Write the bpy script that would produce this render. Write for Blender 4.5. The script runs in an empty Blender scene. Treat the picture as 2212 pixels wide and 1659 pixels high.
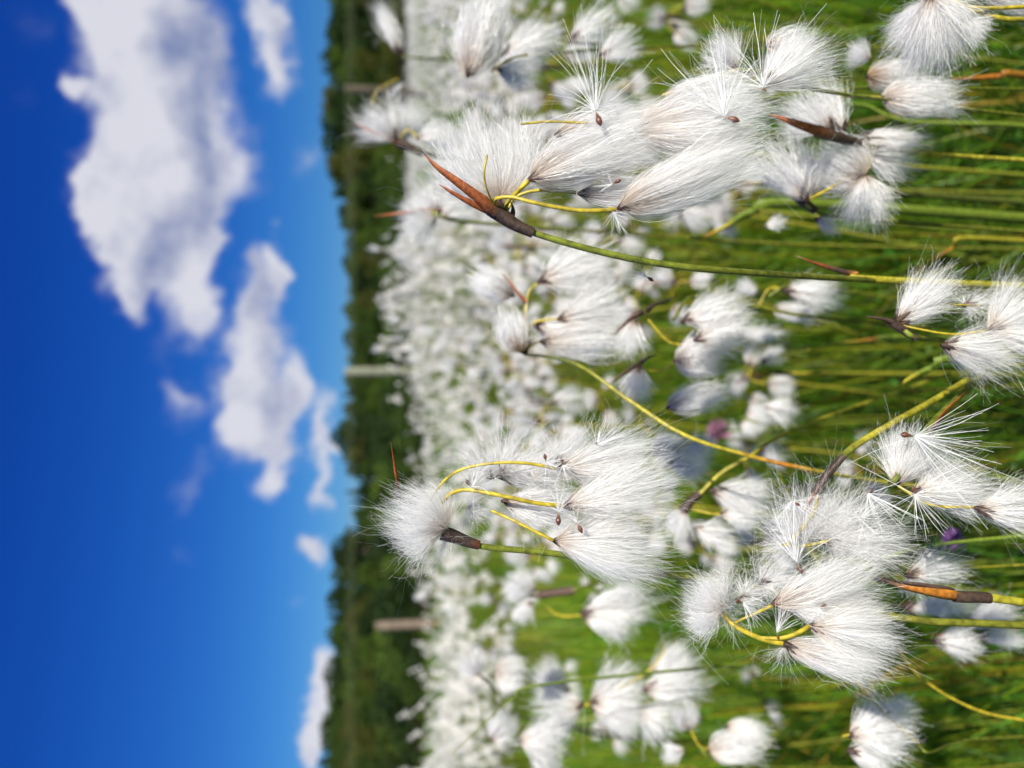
import bpy, math, random
import numpy as np
from mathutils import Vector, Matrix

random.seed(7)
RNG = np.random.default_rng(11)
sc = bpy.context.scene
COL = sc.collection
RAD = math.radians

# ------------------------------------------------------------------ camera
H = 0.52                      # lens height over the bog
HORIZON = 865.0               # horizon column in the (sideways) photograph, 2212 px wide
F_PX = 1659.0                 # focal length in the same pixels
PITCH = math.atan((1106 - HORIZON) / F_PX)
FW = np.array([0, math.cos(PITCH), -math.sin(PITCH)])
UP = np.array([0, math.sin(PITCH), math.cos(PITCH)])
RT = np.array([1.0, 0, 0])
CAM = np.array([0, 0, H])

def ray(px, py):
    return FW - UP * ((px - 1106) / F_PX) - RT * ((py - 829.5) / F_PX)

def P(px, py, d):
    return CAM + d * ray(px, py)

cam = bpy.data.cameras.new("camera")
co = bpy.data.objects.new("camera", cam)
COL.objects.link(co)
M = Matrix.Identity(4)
for i in range(3):
    M[i][0] = -UP[i]; M[i][1] = RT[i]; M[i][2] = -FW[i]; M[i][3] = CAM[i]
co.matrix_world = M
cam.sensor_width = 36; cam.lens = 27
cam.clip_start = 0.01; cam.clip_end = 6000
cam.dof.use_dof = True
cam.dof.focus_distance = 0.18
cam.dof.aperture_fstop = 12.0
sc.camera = co

# ------------------------------------------------------------------ helpers
def tag(o, label=None, cat=None, group=None, kind=None):
    if label: o["label"] = label
    if cat: o["category"] = cat
    if group: o["group"] = group
    if kind: o["kind"] = kind
    return o

def empty(name, loc):
    o = bpy.data.objects.new(name, None)
    o.empty_display_size = 0.01
    COL.objects.link(o)
    o.location = loc
    return o

class Geo:
    """collects quads, with one colour per vertex"""
    def __init__(self):
        self.v, self.f, self.c, self.n = [], [], [], 0
    def add(self, v, f, c):
        v = np.asarray(v, float).reshape(-1, 3)
        f = np.asarray(f, int).reshape(-1, 4)
        c = np.asarray(c, float)
        if c.ndim == 1: c = np.tile(c, (len(v), 1))
        self.v.append(v); self.f.append(f + self.n); self.c.append(c.reshape(-1, 3)); self.n += len(v)
        return self
    def mesh(self, name, mat, origin=None, smooth=False):
        v = np.concatenate(self.v); f = np.concatenate(self.f); c = np.concatenate(self.c)
        if origin is not None: v = v - np.asarray(origin)
        me = bpy.data.meshes.new(name)
        me.vertices.add(len(v)); me.vertices.foreach_set("co", v.astype(np.float32).ravel())
        me.loops.add(f.size); me.loops.foreach_set("vertex_index", f.astype(np.int32).ravel())
        me.polygons.add(len(f))
        me.polygons.foreach_set("loop_start", np.arange(0, f.size, 4, dtype=np.int32))
        me.polygons.foreach_set("loop_total", np.full(len(f), 4, np.int32))
        if smooth: me.polygons.foreach_set("use_smooth", np.ones(len(f), bool))
        a = me.color_attributes.new("tint", "FLOAT_COLOR", "POINT")
        a.data.foreach_set("color", np.concatenate([c, np.ones((len(c), 1))], 1).astype(np.float32).ravel())
        me.update(calc_edges=True)
        me.materials.append(mat)
        return me
    def build(self, name, mat, parent=None, origin=None, smooth=False):
        o = bpy.data.objects.new(name, self.mesh(name, mat, origin, smooth))
        COL.objects.link(o)
        if parent is not None: o.parent = parent
        return o

def unit(a):
    return a / np.maximum(np.linalg.norm(a, axis=-1, keepdims=True), 1e-12)

def spline(pts, n):
    """Catmull-Rom through the points"""
    p = np.asarray(pts, float)
    if len(p) == 2:
        t = np.linspace(0, 1, n)[:, None]
        return p[0] * (1 - t) + p[1] * t
    q = np.vstack([2 * p[0] - p[1], p, 2 * p[-1] - p[-2]])
    s = np.linspace(0, len(p) - 1, n); i = np.minimum(s.astype(int), len(p) - 2); t = (s - i)[:, None]
    a, b, c, d = q[i], q[i + 1], q[i + 2], q[i + 3]
    return 0.5 * (2 * b + (c - a) * t + (2 * a - 5 * b + 4 * c - d) * t**2 + (3 * b - a - 3 * c + d) * t**3)

def tube(path, rad, k=7):
    path = np.asarray(path); n = len(path)
    rad = np.broadcast_to(np.asarray(rad, float), (n,))
    T = unit(np.gradient(path, axis=0))
    ref = np.array([0.3, 0.9, 0.25]) if abs(T[0] @ unit(np.array([0.3, 0.9, 0.25]))) < 0.9 else np.array([1.0, 0, 0.1])
    A = unit(np.cross(T, ref)); B = np.cross(T, A)
    ang = np.arange(k) * 2 * math.pi / k
    v = path[:, None] + rad[:, None, None] * (A[:, None] * np.cos(ang)[None, :, None] + B[:, None] * np.sin(ang)[None, :, None])
    i, j = np.meshgrid(np.arange(n - 1), np.arange(k), indexing="ij")
    j2 = (j + 1) % k
    f = np.stack([i * k + j, i * k + j2, (i + 1) * k + j2, (i + 1) * k + j], -1)
    return v.reshape(-1, 3), f.reshape(-1, 4)

def ribbons(path, width, side):
    """path (n,S,3), width (n,S), side (n,S,3) -> quads"""
    n, S, _ = path.shape
    h = side * (width * 0.5)[..., None]
    v = np.stack([path - h, path + h], 2)
    base = (np.arange(n) * S * 2)[:, None]
    s = np.arange(S - 1)[None] * 2
    f = np.stack([base + s, base + s + 1, base + s + 3, base + s + 2], -1)
    return v.reshape(-1, 3), f.reshape(-1, 4)

def blade(path, wmax, side, fold=0.25, taper=False):
    """a folded lanceolate leaf: two strips meeting in a keel, with real thickness from a back pair"""
    path = np.asarray(path); n = len(path)
    t = np.linspace(0, 1, n)
    w = wmax * np.minimum(1, (t + 0.15) * 3) * (1 - t**2.2) * 0.5 + wmax * 0.02
    if taper: w = wmax * np.minimum(1, .7 + t * 3) * (1 - t) ** .8 * .5 + wmax * .015
    T = unit(np.gradient(path, axis=0)); sd = unit(np.cross(np.cross(T, side), T)); up = np.cross(T, sd)
    a = path - sd * w[:, None] + up * (w * fold)[:, None]
    c = path + sd * w[:, None] + up * (w * fold)[:, None]
    th = up * (wmax * 0.05)
    v = np.stack([a, path, c, c - th, path - th * 2.0, a - th], 1)
    i, j = np.meshgrid(np.arange(n - 1), np.arange(6), indexing="ij"); j2 = (j + 1) % 6
    f = np.stack([i * 6 + j, i * 6 + j2, (i + 1) * 6 + j2, (i + 1) * 6 + j], -1)
    return v.reshape(-1, 3), f.reshape(-1, 4)

# ------------------------------------------------------------------ materials
def new_mat(name):
    m = bpy.data.materials.new(name); m.use_nodes = True
    nt = m.node_tree; nt.nodes.clear()
    out = nt.nodes.new("ShaderNodeOutputMaterial")
    return m, nt, out

def plant_mat(name, trans=0.35, rough=0.5, spec=0.4, noise=0.0, nscale=900, tcol=(1, 1, 1), dark=0.35):
    m, nt, out = new_mat(name)
    N, L = nt.nodes, nt.links
    at = N.new("ShaderNodeAttribute"); at.attribute_name = "tint"
    col = at.outputs["Color"]
    pb = N.new("ShaderNodeBsdfPrincipled")
    if noise:
        tc = N.new("ShaderNodeTexCoord")
        nz = N.new("ShaderNodeTexNoise"); nz.inputs["Scale"].default_value = nscale; nz.inputs["Detail"].default_value = 3
        L.new(tc.outputs["Object"], nz.inputs["Vector"])
        mr = N.new("ShaderNodeMapRange")
        mr.inputs[1].default_value = 0.35; mr.inputs[2].default_value = 0.7
        mr.inputs[3].default_value = 1 - noise; mr.inputs[4].default_value = 1 + noise
        L.new(nz.outputs["Fac"], mr.inputs[0])
        mx = N.new("ShaderNodeVectorMath"); mx.operation = "SCALE"
        L.new(col, mx.inputs[0]); L.new(mr.outputs[0], mx.inputs["Scale"])
        col = mx.outputs[0]
        bp = N.new("ShaderNodeBump"); bp.inputs["Strength"].default_value = 0.4; bp.inputs["Distance"].default_value = 0.0004
        L.new(nz.outputs["Fac"], bp.inputs["Height"]); L.new(bp.outputs[0], pb.inputs["Normal"])
    L.new(col, pb.inputs["Base Color"])
    pb.inputs["Roughness"].default_value = rough
    pb.inputs["Specular IOR Level"].default_value = spec
    if trans > 0:
        tr = N.new("ShaderNodeBsdfTranslucent")
        tm = N.new("ShaderNodeVectorMath"); tm.operation = "MULTIPLY"; tm.inputs[1].default_value = tcol
        L.new(col, tm.inputs[0]); L.new(tm.outputs[0], tr.inputs["Color"])
        ms = N.new("ShaderNodeMixShader"); ms.inputs[0].default_value = trans
        L.new(pb.outputs[0], ms.inputs[1]); L.new(tr.outputs[0], ms.inputs[2])
        L.new(ms.outputs[0], out.inputs[0])
    else:
        L.new(pb.outputs[0], out.inputs[0])
    return m

M_FLUFF = plant_mat("cotton_bristles", trans=0.42, rough=0.28, spec=0.6)
M_STEM = plant_mat("green_stem", trans=0.0, rough=0.42, spec=0.45, noise=0.42, nscale=420)
M_BRACT = plant_mat("brown_bract", trans=0.12, rough=0.5, spec=0.35, noise=0.35, nscale=900)
M_SCALE = plant_mat("dark_scale", trans=0.1, rough=0.55, spec=0.3, noise=0.3, nscale=1500)
M_SEED = plant_mat("seed_coat", trans=0.0, rough=0.35, spec=0.5, noise=0.3, nscale=1200)
M_GRASS = plant_mat("grass_blade", trans=0.48, rough=0.45, spec=0.4, tcol=(1.25, 1.15, 0.6))
M_LEAF = plant_mat("tree_leaf", trans=0.5, rough=0.7, spec=0.12, tcol=(1.2, 1.15, 0.6))
M_BARK = plant_mat("tree_bark", trans=0.0, rough=0.9, spec=0.1, noise=0.4, nscale=6)
M_WOOD = plant_mat("weathered_wood", trans=0.0, rough=0.85, spec=0.15, noise=0.3, nscale=14)
M_WIRE = plant_mat("fence_tape", trans=0.0, rough=0.6, spec=0.3)
M_PETAL = plant_mat("clover_petal", trans=0.3, rough=0.5, spec=0.3, noise=0.25, nscale=800)

C_WHITE = np.array([0.945, 0.94, 0.93])
C_TAN = np.array([0.72, 0.60, 0.48])
C_PED = np.array([0.44, 0.34, 0.026])
C_STEM = np.array([0.14, 0.165, 0.018])
C_DARK = np.array([0.045, 0.028, 0.02])
C_RUST = np.array([0.28, 0.078, 0.02])
C_OCHRE = np.array([0.50, 0.20, 0.03])

# ------------------------------------------------------------------ cotton tufts
def bristles(base, tip, r, n, w, seg=6, style="drop", rng=RNG, droop=0.1, curl=0.05, stray=0.06, tan=1.0, locks=22, gap=0.0):
    base = np.asarray(base, float); tip = np.asarray(tip, float)
    ax = tip - base; L = np.linalg.norm(ax); z = ax / L
    e1 = unit(np.cross(z, [0.21, 0.33, 0.92])); e2 = np.cross(z, e1)
    K = locks
    la = rng.uniform(0, 2 * math.pi, K); lr = np.sqrt(rng.uniform(0, 1, K)); ll = rng.uniform(0.72, 1.08, K)
    k = rng.integers(0, K, n)
    free = rng.uniform(0, 1, n) < (0.30 if style != "wisp" else 0.7)
    spread = 0.155
    ex = np.where(free, 0, lr[k] * np.cos(la[k])) + rng.normal(0, spread, n)
    ey = np.where(free, 0, lr[k] * np.sin(la[k])) + rng.normal(0, spread, n)
    fa = rng.uniform(0, 2 * math.pi, n); fr = np.sqrt(rng.uniform(0, 1, n))
    ex = np.where(free, fr * np.cos(fa), ex); ey = np.where(free, fr * np.sin(fa), ey)
    rho = np.hypot(ex, ey)
    ln = np.where(free, 1.1 - 0.5 * rng.uniform(0, 1, n) ** 1.3, ll[k] * rng.uniform(0.80, 1.06, n))
    st = rng.uniform(0, 1, n) < stray
    cf = np.where(st, 3.2, 1.0)
    ex = np.where(st, ex * 1.15, ex); ey = np.where(st, ey * 1.15, ey)
    sq = rng.uniform(.84, 1.12); ex = ex * sq; ey = ey * (2 - sq)
    z0 = rng.uniform(0.0, 0.13, n) if style != 'drop' else 0.34 * rng.uniform(0, 1, n) ** 1.6
    S = seg + 1
    t = np.linspace(0, 1, S)[None]
    if style == "drop":
        f = np.sin(np.minimum(1, t ** 0.62) * math.pi * 0.62) * (1 - 0.16 * t)
        zl = ln * (1 - 0.16 * np.minimum(rho, 1.4) ** 2)
    elif style == "fan":
        f = 0.35 * np.sqrt(t) + 0.65 * t
        zl = ln * (1 - 0.28 * np.minimum(rho, 1.4) ** 2)
    elif style == "puff":
        f = np.sin(t ** 0.8 * math.pi * 0.56)
        zl = ln * np.clip(1.05 - 0.62 * np.minimum(rho, 1.25) ** 2, 0.05, 2)
    else:                                       # wisp: open spray of loose bristles
        f = t ** 0.9
        zl = ln * np.clip(1.0 - 1.0 * rho ** 1.4, -0.55, 1.2)
    zz = z0[:, None] + (zl - z0 * 0.5)[:, None] * t
    px = ex[:, None] * r * f; py = ey[:, None] * r * f
    path = base + zz[..., None] * L * z + px[..., None] * e1 + py[..., None] * e2
    # waves: shared inside a lock, plus each bristle's own
    def wave(amp, fr, ph, dirs):
        return (amp[:, None] * (t ** 1.3) * np.sin(fr[:, None] * t + ph[:, None]))[..., None] * dirs[:, None]
    lw = unit(rng.normal(size=(K, 3)))
    path = path + wave(np.full(n, curl * L * 0.8) * (~free), rng.uniform(2, 4, K)[k], rng.uniform(0, 6.28, K)[k], lw[k])
    path = path + wave(rng.uniform(0.3, 1, n) * curl * L * 0.55 * cf, rng.uniform(3, 7, n), rng.uniform(0, 6.28, n), unit(rng.normal(size=(n, 3))))
    path = path + wave(rng.uniform(0, 1, n) * curl * L * 0.28 * cf, rng.uniform(8, 14, n), rng.uniform(0, 6.28, n), unit(rng.normal(size=(n, 3))))
    # loose bristles bend away in slow arcs
    bend = np.where(st, rng.uniform(.10, .36, n), rng.uniform(0, .05, n)) * L * (1.0 if style in ('puff', 'wisp') else .7)
    path = path + (bend[:, None] * t ** 2)[..., None] * unit(rng.normal(size=(n, 3)))[:, None]
    bow = rng.normal(0, .07) * L; bd = math.cos(la[0]) * e1 + math.sin(la[0]) * e2
    path = path + (bow * t ** 1.6)[..., None] * bd
    # hooked tips
    hk = np.clip((t - 0.55) / 0.45, 0, 1) ** 2
    path = path + (hk * (rng.gamma(1.1, 0.9, n) * curl * L * 0.75 * np.sqrt(cf))[:, None])[..., None] * unit(rng.normal(size=(n, 3)))[:, None]
    path[..., 2] -= droop * L * (t ** 2)
    T = unit(np.gradient(path, axis=1))
    rd = unit(rng.normal(size=(n, 3)))
    side = unit(np.cross(T, rd[:, None]))
    wd = w * rng.uniform(0.7, 1.25, n)[:, None] * (1 - 0.55 * t ** 1.5) * np.where(st, .72, 1.0)[:, None]
    v, f4 = ribbons(path, np.broadcast_to(wd, (n, S)), side)
    base_col = C_WHITE * rng.uniform(0.93, 1.0, n)[:, None] * np.stack([np.ones(n), rng.uniform(0.985, 1.0, n), rng.uniform(0.965, 1.0, n)], 1)
    tt = np.clip(1 - t / 0.30, 0, 1)[..., None] * tan
    c = base_col[:, None] * (1 - tt) + C_TAN * tt * 1.0
    c = np.repeat(c[:, :, None], 2, 2)
    return v, f4, c

def scale_flakes(g, base, tip, L, n=7, rng=RNG, size=1.0):
    z = unit(np.asarray(tip) - np.asarray(base))
    e1 = unit(np.cross(z, [0.21, 0.33, 0.92])); e2 = np.cross(z, e1)
    for i in range(n):
        a = 2 * math.pi * (i + rng.uniform(0, .6)) / n
        rd = e1 * math.cos(a) + e2 * math.sin(a)
        s = L * rng.uniform(0.14, 0.26) * size
        p0 = np.asarray(base) - z * L * 0.02 + rd * L * 0.012
        pts = [p0, p0 + z * s * 0.5 + rd * s * 0.30, p0 + z * s + rd * s * rng.uniform(0.35, 0.75)]
        v, f = blade(spline(pts, 5), s * 0.36, np.cross(z, rd), 0.4)
        c = C_DARK * rng.uniform(0.7, 2.2) * np.array([1, rng.uniform(.8, 1), rng.uniform(.8, 1.1)])
        g.add(v, f, c)

def band_colors(n, stops, k):
    t = np.linspace(0, 1, n)
    s = np.array([a for a, _ in stops]); c = np.array([b for _, b in stops])
    col = np.stack([np.interp(t, s, c[:, i]) for i in range(3)], 1)
    return np.repeat(col, k, 0)

def ground_point(p):
    p = np.asarray(p)
    return np.array([p[0] + (p[0]) * 0.05, p[1] + 0.03, 0.0])

def plant_from_pixels(label, d, stem, tufts, peds=(), bracts=(), sheath=None, group="cottongrass in sharp focus or nearly so",
                      stem_r=8.2, dens=1.0, wpx=0.62, stem_col=None, to_ground=True):
    """every list is in photograph pixels plus a depth offset in metres (third number, optional)"""
    def pt(q, extra=0.0):
        dd = d + (q[2] if len(q) > 2 else 0.0) + extra
        return P(q[0], q[1], dd)
    px = d / F_PX
    sp = [pt(q) for q in stem]
    if to_ground:
        g0 = ground_point(sp[-1]); last = np.array(sp[-1])
        dirn = unit(last - sp[-2])
        mid = last + dirn * (last[2] * 0.3); mid[2] = last[2] * 0.66
        sp = sp + [mid, 0.45 * mid + 0.55 * g0 - np.array([0, 0, 0.02]), g0]
    base = sp[-1] * np.array([1, 1, 0]) if to_ground else sp[-1]
    root = empty("cottongrass_plant", base)
    tag(root, label, "cottongrass", group)
    n = 14 * len(sp)
    path = spline(sp, n)
    path = path + np.cumsum(RNG.normal(0, .22, path.shape), 0) * px * np.linspace(0, 1, n)[:, None] * (np.arange(n) < n - 2)[:, None] * .6
    t = np.linspace(0, 1, n)
    g = Geo(); v, f = tube(path, stem_r * px * (0.82 + 0.4 * t) * (1 if d < .22 else .85), 8)
    stops = stem_col or [(0, C_STEM * 1.1), (0.3, C_STEM), (0.6, C_STEM * np.array([1.1, .95, .9])), (1, C_STEM * .9)]
    g.add(v, f, band_colors(n, stops, 8)); g.build("stem", M_STEM, root, base, True)
    if sheath:
        g = Geo(); pth = spline([pt(q, -0.0004) for q in sheath[0]], 14)
        tt = np.linspace(0, 1, 14)
        v, f = tube(pth, px * (sheath[1] * (1 - tt) + sheath[2] * tt), 9)
        sc_ = sheath[3] if len(sheath) > 3 else [(0, C_DARK * 1.5), (0.8, C_DARK), (1, C_DARK * 1.6)]
        g.add(v, f, band_colors(14, sc_, 9)); g.build("sheath", M_BRACT, root, base, True)
    for b in bracts:
        pts, wd = b[0], b[1]
        cs = b[2] if len(b) > 2 else [(0, C_DARK * 1.6), (0.25, C_RUST), (0.85, C_RUST * 1.25), (1, C_RUST * 0.6)]
        g = Geo(); pth = spline([pt(q) for q in pts], 14)
        v, f = blade(pth, wd * px, RT * 0.8 + UP * 0.3 - FW * 0.35, taper=True)
        g.add(v, f, band_colors(14, cs, 6)); g.build("bract", M_BRACT, root, base, True)
    for pd in peds:
        pts = pd[0]; wd = pd[1] if len(pd) > 1 else 5
        g = Geo(); pth = spline([pt(q) for q in pts], 8 * len(pts))
        pth = pth + RNG.normal(0, 0.15, pth.shape) * px
        v, f = tube(pth, (.84 if d < .22 else .62) * wd * px * np.linspace(0.85, 1.1, len(pth)), 7)
        c = band_colors(len(pth), [(0, C_PED * .9), (.2, C_PED), (.9, C_PED), (1, C_PED * .7)], 7)
        g.add(v, f, c); g.build("peduncle", M_STEM, root, base, True)
    for q in tufts:
        bx, by, tx, ty, r, style = q[:6]
        db, dt = (q[6], q[7]) if len(q) > 7 else (0.0, 0.0)
        n_ = q[8] if len(q) > 8 else 900
        o = q[9] if len(q) > 9 else {}
        b3, t3 = P(bx, by, d + db), P(tx, ty, d + dt)
        L = np.linalg.norm(t3 - b3)
        kw = dict(droop=0.05, curl=0.11, stray=0.12)
        if style == "wisp": kw.update(curl=0.20, stray=0.45, tan=0.35)
        if style == "puff": kw.update(curl=0.15, stray=0.22)
        fl = o.get("scales", 7); kw.update({k: v for k, v in o.items() if k != "scales"})
        g = Geo().add(*bristles(b3, t3, r * px, int(n_ * dens * (1.5 if d < .22 else 1.3)), wpx * px * (.80 if d < .22 else .9), 9, style, **kw))
        to = g.build("tuft", M_FLUFF, root, base)
        if fl:
            g = Geo(); scale_flakes(g, b3, t3, min(L, 130 * px), fl)
            g.build("scales", M_SCALE, to, base, True)
    return root

# ------------------------------------------------------------------ the plants one can tell apart
def C(*a): return [(s, np.array(c)) for s, c in a]
YEL = np.array([0.42, 0.36, 0.03]); ORG = np.array([0.46, 0.17, 0.02])

plant_from_pixels(
    "largest sharp cottongrass head, silky tufts hanging under a long rust-brown bract", 0.18,
    stem=[(1085, 470), (1150, 502), (1300, 545, .002), (1440, 572, .004), (1600, 588, .012), (1850, 604, .045), (1960, 612, .075), (2212, 640, .14)],
    sheath=([(1062, 448), (1085, 466), (1112, 485), (1152, 504)], 20, 11, C((0, C_RUST * .35), (.2, C_DARK * 1.2), (1, C_DARK * 1.3))),
    bracts=[([(1075, 460, -.002), (1040, 432, -.004), (980, 388, -.005), (940, 358, -.005), (917, 332, -.005)], 29),
            ([(1070, 462, -.001), (1020, 440, -.003), (975, 415, -.004), (948, 398, -.004)], 17),
            ([(1100, 478, .0), (1108, 455, -.001), (1098, 418, -.002)], 16, C((0, C_DARK), (1, C_DARK * 2)))],
    peds=[([(1082, 458), (1068, 432, -.004), (1105, 426, -.006), (1150, 437, -.007), (1210, 449, -.007), (1270, 456, -.007), (1330, 452, -.006)], 5.5),
          ([(1088, 458), (1100, 432, -.003), (1122, 410, -.005), (1142, 390, -.006)], 6),
          ([(1095, 455), (1115, 425, .0), (1165, 411, -.001), (1245, 416, 0)], 4.5),
          ([(1066, 440, -.003), (1052, 410, -.007), (1046, 375, -.009), (1052, 335, -.009)], 2.6),
          ([(1125, 268, .0), (1180, 263, .001), (1230, 264, .001), (1270, 266, .001)], 3.4)],
    tufts=[(1085, 446, 1038, 250, 122, "puff", .006, .010, 1700, dict(droop=0.0)),
           (1095, 430, 1150, 255, 60, "fan", .010, .012, 600, dict(droop=0.0)),
           (1142, 388, 1395, 288, 60, "drop", -.006, -.004, 1500),
           (1372, 280, 1625, 262, 82, "drop", -.003, -.004, 1700, dict(scales=12)),
           (1335, 450, 1605, 345, 68, "drop", -.006, -.006, 1600, dict(curl=.09, stray=.12)),
           (1250, 418, 1420, 420, 38, "drop", .0, .0, 550, dict(scales=9)),
           (1200, 292, 1400, 250, 48, "drop", .006, .004, 700),
           (1430, 225, 1620, 185, 50, "drop", .010, .008, 800)])

plant_from_pixels(
    "sharp shaggy cottongrass head with arching yellow stalks and a short upright red bract", 0.178,
    stem=[(985, 1160), (1040, 1180), (1200, 1196, .004), (1330, 1222, .008), (1500, 1248, .014), (1750, 1290, .022), (1960, 1336, .016), (2212, 1350, .016)],
    sheath=([(955, 1150), (985, 1160), (1010, 1170), (1036, 1178)], 17, 10, C((0, C_DARK * .9), (.75, C_DARK * 1.3), (1, C_RUST * .4))),
    bracts=[([(862, 1075, .003), (856, 1030, .003), (850, 990, .002), (844, 953, .002)], 11)],
    peds=[([(930, 1080, .001), (958, 1040, -.002), (1000, 1013, -.004), (1070, 1000, -.005), (1140, 1001, -.005), (1200, 1012, -.004)], 4),
          ([(955, 1085), (975, 1066, -.004), (1010, 1058, -.006), (1080, 1070, -.007), (1150, 1085, -.007), (1215, 1093, -.006)], 5.5),
          ([(950, 1085, .002), (985, 1062, .001), (1035, 1060, .001)], 3),
          ([(1062, 1103, -.002), (1100, 1120, -.005), (1150, 1145, -.006), (1195, 1168, -.006)], 4)],
    tufts=[(965, 1142, 845, 1070, 88, "puff", -.001, -.003, 1500, dict(droop=0.0, curl=.13)),
           (975, 1150, 915, 1265, 30, "wisp", 0, 0, 90, dict(droop=0.06, scales=0, stray=.5)),
           (1215, 1093, 1438, 1068, 78, "fan", -.006, -.004, 1600),
           (1195, 1168, 1425, 1195, 100, "fan", -.005, -.004, 1700),
           (1205, 1012, 1425, 1000, 78, "fan", -.004, .0, 1300),
           (1085, 1082, 1250, 1105, 70, "fan", .001, .002, 1000),
           (1075, 1030, 1240, 1005, 60, "fan", .003, .006, 900),
           (1085, 1030, 1120, 895, 120, "wisp", .003, .002, 420, dict(droop=0.0)),
           (1200, 1000, 1290, 905, 90, "wisp", .003, .002, 320, dict(droop=0.02)),
           (1065, 1035, 985, 945, 80, "wisp", .004, .004, 300, dict(droop=0.0)),
           (1010, 1095, 1080, 1120, 60, "wisp", .004, .004, 320, dict(scales=0)),
           (1150, 1040, 1180, 930, 95, "wisp", -.002, -.002, 120, dict(scales=0, droop=0.0))])

plant_from_pixels(
    "low sharp cottongrass head with forked yellow stalks and a broad orange and brown leaf sheath", 0.18,
    stem=[(1890, 1250, .008), (1990, 1272, .006), (2080, 1288, .004), (2160, 1293, .004), (2212, 1300, .004)],
    stem_r=9, stem_col=C((0, C_DARK), (.2, C_DARK * 1.5), (.28, ORG), (.4, YEL), (1, C_STEM)),
    sheath=([(2060, 1288, .003), (2085, 1290, .003), (2110, 1290, .003), (2138, 1292, .003)], 13, 12, C((0, C_DARK * 1.6), (1, C_DARK * 1.2))),
    bracts=[([(2075, 1290, .002), (2010, 1280, .001), (1950, 1268, .002), (1890, 1246, .004)], 28, C((0, C_DARK * 1.5), (.12, ORG), (.6, ORG * .8), (.8, C_DARK * 2), (1, C_DARK))),
            ([(2060, 1280, .005), (2000, 1266, .005), (1930, 1254, .006)], 22, C((0, C_DARK), (.5, C_DARK * 2), (1, C_DARK)))],
    peds=[([(1556, 1318, -.002), (1585, 1350, -.005), (1640, 1378, -.006), (1690, 1390, -.006)], 6.5),
          ([(1640, 1378, -.006), (1690, 1378, -.007), (1725, 1366, -.007), (1748, 1352, -.006)], 5.5),
          ([(1585, 1346, -.003), (1620, 1330, -.004), (1668, 1308, -.004)], 4)],
    tufts=[(1560, 1316, 1478, 1275, 80, "puff", -.002, -.002, 1300, dict(droop=0.0)),
           (1556, 1312, 1580, 1215, 60, "wisp", .003, .003, 300, dict(droop=0.0)),
           (1692, 1390, 1880, 1452, 34, "drop", -.006, -.006, 800),
           (1748, 1352, 1935, 1385, 80, "fan", -.006, -.005, 1300, dict(locks=12, curl=.12)),
           (1668, 1306, 1880, 1245, 48, "drop", -.004, -.003, 900, dict(curl=.12, stray=.16)),
           (1690, 1300, 1830, 1330, 45, "fan", -.003, -.003, 500, dict(curl=.14, scales=0)),
           (1640, 1260, 1760, 1225, 60, "wisp", .001, .001, 320),
           (1720, 1290, 1900, 1300, 62, "fan", .002, .003, 700, dict(curl=.12)),
           (1600, 1290, 1690, 1250, 55, "wisp", .0, .0, 350),
           (1690, 1395, 1720, 1470, 55, "wisp", -.004, -.004, 90, dict(scales=0)),
           (1570, 1330, 1600, 1400, 45, "wisp", -.002, -.002, 50, dict(scales=0))])

plant_from_pixels(
    "dishevelled grey-white cottongrass head, hairs flying every way, on a stem with a dark sheath", 0.19,
    stem=[(1770, 1055), (1800, 1010), (1840, 968, .004), (1910, 925, .012), (1990, 880, .03), (2212, 760, .08)], stem_r=8,
    stem_col=C((0, C_DARK), (.2, C_STEM), (.35, YEL), (1, C_STEM)),
    sheath=([(1762, 1066), (1780, 1035), (1800, 1010), (1822, 985)], 10.5, 7.5),
    bracts=[([(1780, 1040), (1755, 1075), (1730, 1125)], 14)],
    peds=[([(1770, 1055), (1755, 1110, -.002), (1700, 1178, -.003)], 4), ([(1690, 1176, -.003), (1730, 1180, -.003), (1790, 1168, -.003)], 4)],
    tufts=[(1735, 1172, 1640, 1100, 105, "wisp", 0, 0, 520),
           (1750, 1165, 1770, 1020, 110, "wisp", 0, .003, 600),
           (1770, 1165, 1905, 1060, 95, "wisp", 0, 0, 550),
           (1775, 1172, 1975, 1165, 52, "fan", 0, 0, 620, dict(curl=.12, stray=.2)),
           (1750, 1150, 1850, 1060, 85, "wisp", .004, .004, 700, dict(droop=0.0)),
           (1800, 1150, 1900, 1130, 80, "wisp", .003, .003, 400),
           (1730, 1180, 1640, 1200, 60, "wisp", 0, 0, 260)])

plant_from_pixels(
    "sharp cottongrass head with a dark seed spreading very long hairs over it", 0.185,
    stem=[(1925, 1045), (1975, 985, .012), (2000, 930, .022), (2080, 850, .04), (2212, 740, .07)], stem_r=8,
    bracts=[([(2005, 940, .01), (2040, 890, .012), (2085, 848, .014)], 16)],
    peds=[([(1940, 1050), (2010, 1090, -.003), (2108, 1096, -.002)], 4)],
    tufts=[(1935, 1048, 1978, 920, 66, "fan", .004, .006, 1000, dict(droop=.0, curl=.1)),
           (1975, 1062, 2130, 1055, 66, "fan", .002, .002, 1200, dict(curl=.1)),
           (2000, 1020, 2110, 1000, 50, "wisp", .008, .008, 350),
           (2108, 1097, 2260, 1120, 60, "fan", -.004, -.004, 900)])

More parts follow.
